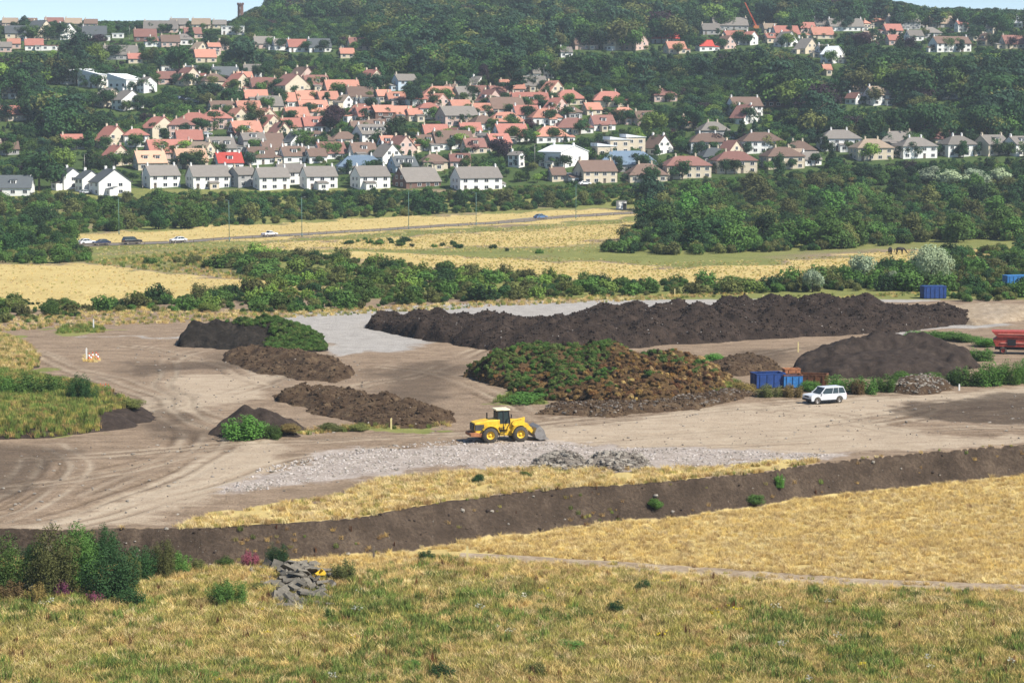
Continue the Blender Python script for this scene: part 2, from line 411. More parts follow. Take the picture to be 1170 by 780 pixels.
# ------------------------------------------------------------------ ground sheet
def ground_material():
    m, t, b = newmat('ground', 0.97, 0.08)
    p = pos_n(t)
    n1 = noise_n(t, 0.06, 6, 0.65, p); n2 = noise_n(t, 0.45, 7, 0.7, p); n3 = noise_n(t, 3.5, 5, 0.7, p)
    streak = noise_n(t, 1.0, 6, 0.65, scaled(t, p, (0.10, 0.55, 1)), 0.8)
    det = math_n(t, 'ADD', math_n(t, 'MULTIPLY', n2, 0.5), math_n(t, 'MULTIPLY', n3, 0.5))
    dirtf = math_n(t, 'ADD', math_n(t, 'ADD', math_n(t, 'MULTIPLY', streak, 0.30), math_n(t, 'MULTIPLY', n2, 0.30)), math_n(t, 'MULTIPLY', n3, 0.40))
    dirt = ramp_n(t, dirtf, [(0.36, (0.112, 0.080, 0.056)), (0.5, (0.255, 0.186, 0.126)), (0.66, (0.41, 0.312, 0.222))])
    soil = ramp_n(t, math_n(t, 'ADD', math_n(t, 'MULTIPLY', det, .75), math_n(t, 'MULTIPLY', noise_n(t, 0.22, 5, 0.65, p), .25)), [(0.3, (0.022, 0.016, 0.011)), (0.5, (0.064, 0.046, 0.033)), (0.70, (0.16, 0.118, 0.082))])
    grav = ramp_n(t, det, [(0.3, (0.22, 0.20, 0.18)), (0.5, (0.35, 0.325, 0.295)), (0.7, (0.50, 0.465, 0.43))])
    conc = ramp_n(t, det, [(0.32, (0.20, 0.165, 0.14)), (0.5, (0.36, 0.305, 0.262)), (0.68, (0.58, 0.51, 0.455))])
    track = ramp_n(t, dirtf, [(0.3, (0.24, 0.18, 0.13)), (0.5, (0.40, 0.315, 0.225)), (0.68, (0.52, 0.435, 0.33))])
    gd = math_n(t, 'ADD', math_n(t, 'MULTIPLY', n1, 0.35), math_n(t, 'MULTIPLY', det, 0.65))
    dry = ramp_n(t, gd, [(0.32, (0.33, 0.25, 0.10)), (0.5, (0.50, 0.385, 0.155)), (0.68, (0.62, 0.50, 0.24))])
    green = ramp_n(t, gd, [(0.32, (0.09, 0.11, 0.035)), (0.5, (0.19, 0.20, 0.062)), (0.7, (0.34, 0.31, 0.11))])
    lawn = ramp_n(t, gd, [(0.3, (0.03, 0.055, 0.02)), (0.6, (0.08, 0.12, 0.035)), (0.8, (0.18, 0.19, 0.08))])
    def mask(nm, hard=0.18, amp=0.55):
        a = N(t, 'ShaderNodeAttribute', attribute_name=nm).outputs['Fac']
        v = math_n(t, 'ADD', a, math_n(t, 'MULTIPLY', math_n(t, 'SUBTRACT', math_n(t, 'ADD', math_n(t, 'MULTIPLY', n2, .6), math_n(t, 'MULTIPLY', streak, .4)), 0.5), amp))
        r = N(t, 'ShaderNodeMapRange', interpolation_type='SMOOTHSTEP')
        r.inputs[1].default_value = 0.5 - hard; r.inputs[2].default_value = 0.5 + hard
        t.links.new(v, r.inputs[0]); return r.outputs[0]
    c = dirt
    def ruts(nm, lo): return math_n(t, 'MULTIPLY', N(t, 'ShaderNodeAttribute', attribute_name=nm).outputs['Fac'], math_n(t, 'ADD', math_n(t, 'MULTIPLY', n2, 1.0), lo, clamp=True))
    c = mix_n(t, mask('m_track', 0.3, 0.8), c, track)
    c = mix_n(t, math_n(t, 'MULTIPLY', ruts('m_rutd', 0.3), .95), c, mix_n(t, 1.0, c, (0.50, 0.47, 0.44), 'MULTIPLY'))
    c = mix_n(t, math_n(t, 'MULTIPLY', ruts('m_rutl', 0.2), .8), c, (0.46, 0.38, 0.28))
    c = mix_n(t, mask('m_grav', 0.25, 1.2), c, grav)
    c = mix_n(t, math_n(t, 'MULTIPLY', mask('m_dark', 0.28, 1.7), .8), c, soil)
    c = mix_n(t, mask('m_conc', 0.3, 1.8), c, conc)
    c = mix_n(t, mask('m_town'), c, lawn)
    c = mix_n(t, mask('m_dry', 0.18, 0.95), c, dry)
    c = mix_n(t, mask('m_green', 0.22, 0.9), c, green)
    c = mix_n(t, mask('m_soil', 0.15, 0.4), c, soil)
    t.links.new(c, b.inputs['Base Color'])
    bump_n(t, b, det, 0.8, 0.35)
    return m
YS = [12.0]
while YS[-1] < 2950:
    d = YS[-1]
    YS.append(d + (6 if d < 100 else max(.45, min(7, d * d / 82500 * 1.15)) if d < 1900 else 120))
YS = np.array(YS)
TS = np.concatenate([np.linspace(-1.3, -.30, 24)[:-1], np.linspace(-.30, .30, 430), np.linspace(.30, 1.3, 24)[1:]])
gy, gt = np.meshgrid(YS, TS, indexing='ij')
gx = gt * gy
gz = Z(gx, gy)
RUTS = [[(-40, 606), (90, 587), (190, 550), (260, 507), (232, 470), (190, 440), (178, 410), (240, 396)], [(-40, 562), (100, 546), (200, 521), (300, 506), (420, 499), (520, 493), (640, 481), (760, 471), (900, 457), (1210, 436)],
        [(330, 501), (450, 495), (620, 485), (800, 471), (1000, 452), (1210, 442)], [(-40, 532), (150, 516), (300, 503)], [(160, 480), (230, 456), (300, 441), (330, 427), (280, 414), (200, 411)],
        [(620, 500), (800, 492), (950, 480), (1040, 462), (1210, 444)], [(700, 511), (860, 506), (1000, 496), (1210, 487)], [(760, 506), (900, 496), (1010, 481), (1060, 466)], [(100, 601), (220, 571), (330, 531), (460, 506)],
        [(60, 400), (100, 430), (180, 452), (222, 480), (200, 520), (100, 570)], [(1010, 472), (1080, 463), (1210, 457)], [(1040, 480), (1100, 472), (1210, 467)], [(860, 470), (940, 478), (1010, 492), (1100, 498), (1210, 500)], [(640, 476), (780, 466), (930, 468), (1000, 480)],
        [(420, 420), (500, 425), (560, 450), (600, 480)], [(410, 440), (480, 430), (520, 410), (540, 400)], [(830, 410), (880, 405), (960, 392), (1050, 384)], [(150, 395), (200, 402), (260, 420), (330, 440)], [(30, 390), (70, 420), (160, 440), (260, 480)], [(0, 595), (60, 565), (90, 530), (60, 508)], [(-20, 580), (30, 560), (50, 530)]]
RDM, RLM = np.zeros(gx.size), np.zeros(gx.size)
_P = np.column_stack([gx.ravel(), gy.ravel()]); _sel = np.where((_P[:, 1] > 165) & (_P[:, 1] < 345) & (np.abs(_P[:, 0]) < .27 * _P[:, 1]))[0]; _P = _P[_sel]
_Pw = _P + np.column_stack([(fbm(_P[:, 0] * .05, _P[:, 1] * .05, 401, 2) - .5) * 5, (fbm(_P[:, 0] * .06, _P[:, 1] * .06, 402, 2) - .5) * 5])
for q, ln in enumerate(RUTS):
    w0 = np.array([G(*p) for p in ln])
    for rep_ in range(2):
        w1 = w0 + np.array([rnd.uniform(-2.5, 2.5), rnd.uniform(-3.5, 3.5)]) * rep_
        pts = []
        for a, b in zip(w1[:-1], w1[1:]):
            for k in range(6): pts.append(a + (b - a) * k / 6)
        pts = np.array(pts + [w1[-1]])
        for k in range(6): pts[1:-1] = (pts[:-2] + 2 * pts[1:-1] + pts[2:]) / 4
        best = np.full(len(_P), 1e9)
        for a, b in zip(pts[:-1], pts[1:]):
            e = b - a; wv = _Pw - a; t = np.clip((wv @ e) / (e @ e), 0, 1); best = np.minimum(best, ((wv - t[:, None] * e) ** 2).sum(1))
        best = np.sqrt(best); v = np.exp(-((best - .95) / .32) ** 2)
        tgt = RDM if (q + rep_) % 2 == 0 else RLM
        tgt[_sel] = np.maximum(tgt[_sel], v * np.clip(fbm(_P[:, 0] * .12, _P[:, 1] * .12, 410 + q, 2) * 2.7 - .6, 0, 1))
gz = gz - (.10 * RDM + .05 * RLM).reshape(gx.shape)
nr, nc = gx.shape
V = np.stack([gx, gy, gz], -1).reshape(-1, 3)
idx = np.arange(nr * nc).reshape(nr, nc)
Q = np.stack([idx[:-1, :-1], idx[:-1, 1:], idx[1:, 1:], idx[1:, :-1]], -1).reshape(-1, 4)
gme = npmesh('ground', V, Q, [ground_material()])
P2 = V[:, :2].copy()
_k = np.clip(P2[:, 1] / 240, .5, 2.5)
PW = P2 + np.stack([(fbm(P2[:, 0] * .14, P2[:, 1] * .14, 81, 4) - .5) * 9 * _k + (fbm(P2[:, 0] * .9, P2[:, 1] * .9, 82, 2) - .5) * 2,
                    (fbm(P2[:, 0] * .11, P2[:, 1] * .11, 83, 4) - .5) * 13 * _k + (fbm(P2[:, 0] * .9, P2[:, 1] * .9, 84, 2) - .5) * 3], -1)
def zone(polys, width=1.5, warp=True):
    out = np.zeros(len(P2))
    for pl in polys:
        pw = wpoly(pl)
        lo = pw.min(0) - 4 * width; hi = pw.max(0) + 4 * width
        k = np.where((P2[:, 0] > lo[0]) & (P2[:, 0] < hi[0]) & (P2[:, 1] > lo[1]) & (P2[:, 1] < hi[1]))[0]
        out[k] = np.maximum(out[k], np.clip(0.5 + sdf(PW[k] if warp else P2[k], pw) / (2 * width), 0, 1))
    return out
BTv = bank_t(P2[:, 0], P2[:, 1])
ZN = {}
STRIP = [(190, 604), (230, 592), (300, 580), (390, 565), (430, 548), (500, 541), (560, 537), (640, 535), (700, 537), (830, 535), (900, 526), (940, 526), (890, 540), (850, 546), (720, 556), (640, 561), (520, 576), (400, 598), (250, 607)]
FIELD_L = [(-80, 300), (100, 302), (180, 312), (300, 322), (370, 330), (330, 342), (150, 345), (100, 352), (-80, 350)]
FIELD_R = [(330, 288), (480, 290), (600, 296), (760, 306), (880, 302), (1040, 286), (1200, 284), (1200, 300), (1040, 306), (900, 322), (700, 322), (480, 304)]
VERGE = [(60, 285), (110, 281), (300, 273), (480, 263), (760, 243), (760, 237), (600, 242), (400, 250), (200, 262), (80, 268)]
VERGE2 = [(230, 282), (420, 272), (600, 262), (760, 252), (730, 270), (640, 283), (480, 285), (330, 285)]
HILLGRASS = [(528, 33), (560, 34), (620, 32), (620, 24), (590, 18), (535, 23)]
MID = np.clip((P2[:, 1] - 372) / 12, 0, 1)
ZN['m_dry'] = np.maximum.reduce([np.clip(-BTv * 3 + 0.7, 0, 1), zone([STRIP], 1.0), zone([FIELD_L, FIELD_R, VERGE, HILLGRASS], 4), 0.75 * zone([VERGE2], 5)])
gn = fbm(P2[:, 0] * .045, P2[:, 1] * .045, 71, 4)
fg = np.clip((172 - P2[:, 1]) / 30, 0, 1) * (BTv < 0)
gfore = fg * np.clip((gn - .46) * 5, 0, .75)
ZN['m_green'] = np.maximum.reduce([gfore, np.where(P2[:, 1] > 380, np.clip(0.72 - ZN['m_dry'] * .75 + (gn - .5) * 1.2, 0, 1) * MID, 0) * (P2[:, 1] < 735),
                                   zone([[(-40, 500), (60, 498), (120, 488), (150, 470), (100, 440), (40, 432), (-40, 425)], [(60, 381), (120, 380), (118, 373), (75, 372)], [(555, 460), (625, 462), (622, 450), (570, 450)],
                                         [(330, 498), (420, 490), (515, 487), (515, 482), (440, 480), (350, 490)], [(-60, 430), (30, 432), (40, 400), (0, 384), (-60, 384)]], .8)])
ZN['m_town'] = (1 - ZN['m_dry']) * np.clip((P2[:, 1] - 725) / 12, 0, 1)
ZN['m_grav'] = zone([[(105, 382), (215, 386), (260, 374), (330, 362), (440, 352), (600, 344), (850, 336), (1060, 333), (1060, 345), (900, 358), (640, 374), (540, 376), (480, 398), (400, 403), (350, 385), (215, 388)],
                     [(1000, 385), (1120, 376), (1130, 366), (1040, 372)]], 3)
ZN['m_conc'] = zone([[(235, 566), (300, 532), (420, 512), (520, 503), (640, 506), (740, 510), (860, 514), (985, 518), (930, 526), (740, 538), (620, 533), (520, 532), (400, 541), (300, 560)]], 1.6) * .92
ZN['m_track'] = zone([[(520, 500), (620, 487), (760, 473), (900, 460), (1250, 434), (1250, 446), (1050, 462), (985, 478), (1010, 492), (1250, 500), (1250, 506), (1050, 516), (900, 520), (740, 512), (560, 505)],
                      [(0, 604), (90, 585), (200, 545), (280, 500), (330, 497), (340, 512), (260, 560), (180, 600)], [(150, 470), (200, 430), (330, 425), (330, 445), (230, 470)]], 2) * .9
ZN['m_dark'] = np.maximum.reduce([zone([[(1000, 474), (1060, 458), (1130, 449), (1250, 443), (1250, 488), (1120, 484), (1040, 480)]], 2.5),
                      .62 * zone([[(95, 432), (140, 412), (260, 410), (330, 425), (220, 424), (150, 434)], [(-50, 580), (-50, 505), (60, 505), (120, 520), (60, 560)], [(200, 400), (360, 412), (340, 440), (250, 420)], [(400, 490), (520, 478), (540, 405), (420, 420)], [(150, 500), (250, 503), (240, 480), (180, 440)], [(800, 440), (860, 425), (950, 395), (830, 400)],
                                  [(330, 575), (420, 540), (500, 538), (430, 550), (400, 572)]], 3)])
ZN['m_soil'] = np.clip(np.minimum((BTv + .02) / .16, (1.16 - BTv) / .14), 0, 1)
ZN['m_rutd'] = RDM; ZN['m_rutl'] = RLM
for k, v in ZN.items():
    a = gme.attributes.new(k, 'FLOAT', 'POINT'); a.data.foreach_set('value', v.astype(np.float32))
ground = put('ground', gme); tag(ground, 'ground of earth yard, dry fields and rising hillside', None, kind='structure')
def sheet(name, pts, width, mat, lift, label):        # a strip that follows the terrain
    W = [Vector(hit(*p)) for p in pts]
    V = []; dense = []
    for a, b in zip(W[:-1], W[1:]):
        n = max(2, int((b - a).length / 2.0))
        for i in range(n): dense.append(a.lerp(b, i / n))
    dense.append(W[-1])
    for k in range(3):
        dense = [dense[0]] + [(dense[i - 1] + dense[i] * 2 + dense[i + 1]) / 4 for i in range(1, len(dense) - 1)] + [dense[-1]]
    nw = 7; Fq = []
    for i, p in enumerate(dense):
        d = (dense[min(i + 1, len(dense) - 1)] - dense[max(i - 1, 0)]); d.z = 0; d.normalize(); s = Vector((d.y, -d.x, 0))
        wd = width * (1 + .25 * (float(vnoise(i * .25, 0, 3)) - .5))
        for j in range(nw):
            q = p + s * wd * (j / (nw - 1) - .5)
            V.append((q.x, q.y, float(Z(q.x, q.y)) + lift))
    for i in range(len(dense) - 1):
        for j in range(nw - 1):
            k = i * nw + j; Fq.append((k, k + 1, k + nw + 1, k + nw))
    o = put(name, npmesh(name, V, Fq, [mat])); tag(o, label, None, kind='structure')
    return dense
ROAD_PX = [(-60, 287), (60, 282), (112, 280), (200, 277), (303, 270), (460, 261), (612, 250), (760, 241), (860, 234)]
road_line = sheet('road', ROAD_PX, 7.5, M['asphalt'], 0.10, 'grey road running past the fields below the houses')
sheet('path', [(524, 637), (560, 637), (640, 643), (760, 651), (880, 660), (1000, 667), (1100, 671), (1260, 676)], 2.9, M['path'], 0.09, 'narrow gravel path through the dry grass field')

# ------------------------------------------------------------------ foliage meshes
def leaf_cloud(seed, lobes, n, size, aspect=1.5, squash=0.0, inner=0.35):
    """n leaf-sized quads spread through the lobes' volume, denser towards their skins"""
    g = np.random.default_rng(seed)
    L = np.array(lobes, float)                       # cx cy cz rx ry rz
    wgt = (L[:, 3] * L[:, 4] + L[:, 3] * L[:, 5]); wgt = wgt / wgt.sum()
    k = g.choice(len(L), n, p=wgt)
    d = g.normal(size=(n, 3)); d /= np.linalg.norm(d, axis=1)[:, None]
    r = np.where(g.random(n) < inner, g.random(n) ** .5 * .9, 0.85 + .25 * g.random(n))
    P = L[k, :3] + d * L[k, 3:] * r[:, None]
    P[:, 2] = np.maximum(P[:, 2], 0.02)
    nrm = d * 1.0 + np.array([0, 0, .25]) + g.normal(size=(n, 3)) * .38
    nrm /= np.linalg.norm(nrm, axis=1)[:, None]
    a = np.cross(nrm, g.normal(size=(n, 3))); a /= np.linalg.norm(a, axis=1)[:, None]
    b = np.cross(nrm, a)
    s = size * (.6 + .8 * g.random(n))[:, None]
    a = a * s * .5; b = b * s * .5 / aspect
    V = np.stack([P - a, P - b * 1.1, P + a, P + b * 1.1], 1).reshape(-1, 3)
    Fq = np.arange(4 * n).reshape(-1, 4)
    return V, Fq
def crown_lobes(seed, kind):
    g = np.random.default_rng(seed); L = []
    if kind == 'round':          # unit tree: height 1, crown from .2 up
        for i in range(16):
            a = g.random() * 6.283; rr = .30 * g.random() ** .5; z = .30 + .52 * g.random()
            k = math.sin(min(1, max(0.05, (1.02 - z) / .62)) * 1.5) * 1.1
            r = .13 + .09 * g.random()
            L.append((rr * k * math.cos(a) * 1.2, rr * k * math.sin(a) * 1.2, z, r, r, r * .85))
        L.append((0, 0, .58, .26, .26, .30))
    elif kind == 'tall':
        for i in range(16):
            a = g.random() * 6.283; z = .22 + .68 * g.random()
            k = .16 * (1.15 - z)
            r = .09 + .07 * g.random()
            L.append((k * math.cos(a), k * math.sin(a), z, r, r, r * 1.2))
        L.append((0, 0, .55, .15, .15, .36))
    elif kind == 'conifer':
        for i in range(34):
            z = .12 + .84 * i / 33; r0 = .27 * (1.03 - z) ** .85
            for j in range(3):
                a = g.random() * 6.283; rr = r0 * (.55 + .35 * g.random())
                L.append((rr * math.cos(a), rr * math.sin(a), z, r0 * .55, r0 * .55, .035))
    elif kind == 'cedar':
        for i in range(22):
            z = .25 + .7 * g.random(); a = g.random() * 6.283; rr = .34 * (1.1 - z) * (.4 + .8 * g.random()) + .05
            L.append((rr * math.cos(a), rr * math.sin(a), z, .17, .17, .04))
        L.append((0, 0, .55, .10, .10, .35))
    elif kind == 'willow':
        for i in range(18):
            a = g.random() * 6.283; rr = .36 * g.random() ** .6
            r = .12 + .06 * g.random()
            L.append((rr * math.cos(a), rr * math.sin(a), .62 - .55 * rr + .2 * g.random(), r, r, r * 1.3))
        L.append((0, 0, .55, .28, .28, .32))
    elif kind == 'full':
        for i in range(20):
            a = g.random() * 6.283; z = .12 + .72 * g.random() ** 1.1; rr = .36 * g.random() ** .5 * (1.12 - z * .75)
            r = .13 + .09 * g.random()
            L.append((rr * math.cos(a), rr * math.sin(a), z, r, r, r * .9))
        L.append((0, 0, .42, .28, .28, .38))
    elif kind == 'scrub':       # straggling shoots of uneven height
        for i in range(26):
            a = g.random() * 6.283; rr = .46 * g.random() ** .55; r = .06 + .11 * g.random(); top = (.95 - .9 * rr ** 1.3) * (.55 + .55 * g.random())
            for q in range(3):
                f = (q + .6) / 3; L.append((rr * math.cos(a) * (.7 + .3 * f), rr * math.sin(a) * (.7 + .3 * f), max(.06, top * f), r * (1.15 - .4 * f), r * (1.15 - .4 * f), r * 1.2))
    elif kind == 'bush':
        for i in range(14):
            a = g.random() * 6.283; rr = .42 * g.random() ** .6; r = .16 + .12 * g.random()
            L.append((rr * math.cos(a), rr * math.sin(a), .22 + .55 * g.random() * (1.05 - rr), r, r, r * .9))
        L.append((0, 0, .38, .34, .34, .34))
    return L
def trunk_mesh(seed, kind, name='trunk'):
    g = random.Random(seed); mb = MB()
    top = .9 if kind in ('conifer', 'cedar', 'tall') else .55
    pts = [Vector((0, 0, -.05)), Vector((g.uniform(-.01, .01), g.uniform(-.01, .01), .25)), Vector((g.uniform(-.03, .03), g.uniform(-.03, .03), top))]
    mb.cyl(pts[0], pts[1], .030, .022, 7); mb.cyl(pts[1], pts[2], .022, .008, 7)
    for i in range(6):
        a = g.random() * 6.283; z = g.uniform(.28, .55); l = g.uniform(.15, .3)
        p = Vector((0, 0, z)); mb.cyl(p, p + Vector((l * math.cos(a), l * math.sin(a), l * .7)), .010, .003, 5)
    return mb.mesh(name, [M['bark']], True)
CROWN = {}; TRUNK = {}
def crown_get(kind, k, fine=False):
    key = (kind, k, fine)
    if key not in CROWN:
        n, s = {'round': (2600, .060), 'tall': (2000, .050), 'conifer': (2600, .050), 'cedar': (2200, .06), 'willow': (2800, .055), 'bush': (1500, .10), 'full': (2600, .062), 'scrub': (1700, .085)}[kind]
        if fine: n, s = (int(n * 3.2), s * .52) if fine is True or fine == 1 else (int(n * 9), s * .30)
        V, Q = leaf_cloud(100 + k * 13 + len(kind), crown_lobes(k * 7 + 3, kind), n, s, inner=.45 if kind in ('round', 'bush') else .3)
        CROWN[key] = npmesh('crown_' + kind, V, Q, [M['leaf_mid']], smooth=False)
    return CROWN[key]
def trunk_get(kind, k):
    key = (kind, k)
    if key not in TRUNK: TRUNK[key] = trunk_mesh(k + 50, kind)
    return TRUNK[key]
LEAFNAME = {'leaf_dark': 'dark green', 'leaf_mid': 'mid green', 'leaf_light': 'bright yellow-green', 'leaf_olive': 'olive green', 'leaf_silver': 'silvery pale green',
            'leaf_copper': 'dark purple-leaved', 'leaf_conifer': 'blackish green', 'leaf_rust': 'brownish', 'leaf_fresh': 'fresh green', 'leaf_pink': 'pink-flowered'}
def tree(x, y, h, wd, kind, mat, label, group=None, fine=False, name=None, k=None):
    k = rnd.randrange(4) if k is None else k
    z = float(Z(x, y))
    r = empty(name or {'conifer': 'conifer_tree', 'cedar': 'cedar_tree', 'willow': 'willow_tree'}.get(kind, 'broadleaf_tree'), (x, y, z - .05), rnd.random() * 6.28)
    tag(r, label, 'tree', group)
    put('trunk', trunk_get(kind, k), r, scale=(h, h, h))
    bw = {'round': .85, 'tall': .5, 'conifer': .56, 'cedar': .85, 'willow': .95, 'full': .95}[kind]
    put('crown', crown_get(kind, k, fine), r, scale=(wd / bw, wd / bw * rnd.uniform(.9, 1.1), h), mat=M[mat])
    return r
def bush(x, y, h, wd, mat, label, group=None, fine=False, name='bush', k=None, kind=None):
    kind = kind or rnd.choice(['bush', 'scrub', 'scrub'])
    k = rnd.randrange(5) if k is None else k
    z = float(Z(x, y))
    o = put(name, crown_get(kind, k, fine), None, (x, y, z - .04 * h), (0, 0, rnd.random() * 6.28), (wd, wd * rnd.uniform(.85, 1.15), h), M[mat])
    tag(o, label, 'bush', group); return o
# instancing of sources on points (only for kind = stuff)
def gn_stuff(name, pts, rots, scls, ids, sources, label, parent=None, tilt=None):
    me = bpy.data.meshes.new(name)
    pts = np.asarray(pts, np.float32)
    me.vertices.add(len(pts)); me.vertices.foreach_set('co', pts.ravel())
    for nm, ty, va in (('rot', 'FLOAT', rots), ('scl', 'FLOAT', scls), ('idx', 'INT', ids), ('tlt', 'FLOAT', tilt if tilt is not None else np.zeros(len(pts)))):
        a = me.attributes.new(nm, ty, 'POINT'); a.data.foreach_set('value', np.asarray(va, np.int32 if ty == 'INT' else np.float32))
    me.update()
    c = bpy.data.collections.new(name + '_source')
    for i, (sm_, mt) in enumerate(sources):
        so = bpy.data.objects.new('%s_source_%02d' % (name, i), sm_)
        c.objects.link(so)
        if mt is not None:
            so.material_slots[0].link = 'OBJECT'; so.material_slots[0].material = mt
    ng = bpy.data.node_groups.new(name, 'GeometryNodeTree')
    ng.interface.new_socket('Geometry', in_out='INPUT', socket_type='NodeSocketGeometry')
    ng.interface.new_socket('Geometry', in_out='OUTPUT', socket_type='NodeSocketGeometry')
    gi = ng.nodes.new('NodeGroupInput'); go = ng.nodes.new('NodeGroupOutput')
    ci = ng.nodes.new('GeometryNodeCollectionInfo'); ci.inputs[0].default_value = c
    ci.inputs['Separate Children'].default_value = True; ci.inputs['Reset Children'].default_value = True
    ip = ng.nodes.new('GeometryNodeInstanceOnPoints'); ip.inputs['Pick Instance'].default_value = True
    def at(nm, ty):
        n = ng.nodes.new('GeometryNodeInputNamedAttribute'); n.data_type = ty; n.inputs[0].default_value = nm
        return n.outputs[0]
    cx = ng.nodes.new('ShaderNodeCombineXYZ')
    ng.links.new(at('tlt', 'FLOAT'), cx.inputs[0]); ng.links.new(at('rot', 'FLOAT'), cx.inputs[2])
    ng.links.new(gi.outputs[0], ip.inputs['Points']); ng.links.new(ci.outputs[0], ip.inputs['Instance'])
    ng.links.new(at('idx', 'INT'), ip.inputs['Instance Index']); ng.links.new(cx.outputs[0], ip.inputs['Rotation'])
    ng.links.new(at('scl', 'FLOAT'), ip.inputs['Scale']); ng.links.new(ip.outputs[0], go.inputs[0])
    o = put(name, me, parent)
    md = o.modifiers.new('scatter', 'NODES'); md.node_group = ng
    tag(o, label, None, kind='stuff')
    return o

# ------------------------------------------------------------------ houses
ORD = ['zeroth', 'first', 'second', 'third', 'fourth', 'fifth', 'sixth', 'seventh', 'eighth', 'ninth', 'tenth', 'eleventh', 'twelfth', 'thirteenth', 'fourteenth', 'fifteenth', 'sixteenth', 'seventeenth', 'eighteenth', 'nineteenth', 'twentieth'] + ['twenty-' + s for s in ('first', 'second', 'third', 'fourth', 'fifth', 'sixth', 'seventh', 'eighth', 'ninth')] + ['thirtieth'] + ['thirty-' + s for s in ('first', 'second', 'third', 'fourth', 'fifth', 'sixth', 'seventh', 'eighth', 'ninth')] + ['fortieth'] + ['forty-' + s for s in ('first', 'second', 'third', 'fourth', 'fifth', 'sixth', 'seventh', 'eighth', 'ninth')]
def window_mesh(wd, ht, key={}):
    if (wd, ht) not in key:
        mb = MB(); f = .09
        for s in (-1, 1):
            mb.box((s * (wd / 2 - f / 2), 0, 0), (f, .10, ht)); mb.box((0, 0, s * (ht / 2 - f / 2)), (wd - 2 * f, .10, f))
        mb.box((0, -.005, 0), (.06, .08, ht - 2 * f))
        mb.box((0, .03, 0), (wd - .1, .03, ht - .1), 1)
        key[(wd, ht)] = mb.mesh('window', [M['white_p'], M['win_glass']])
    return key[(wd, ht)]
def door_mesh(key={}):
    if 0 not in key:
        mb = MB(); mb.box((0, 0, 1.0), (.95, .09, 2.0)); mb.box((0, -.05, 1.55), (.5, .02, .5), 1)
        key[0] = mb.mesh('door', [M['wood'], M['win_glass']])
    return key[0]
HD = np.zeros((300, 1170), np.float32)            # how far the nearest house is, for keeping gardens' trees off the houses
HOUSES = []
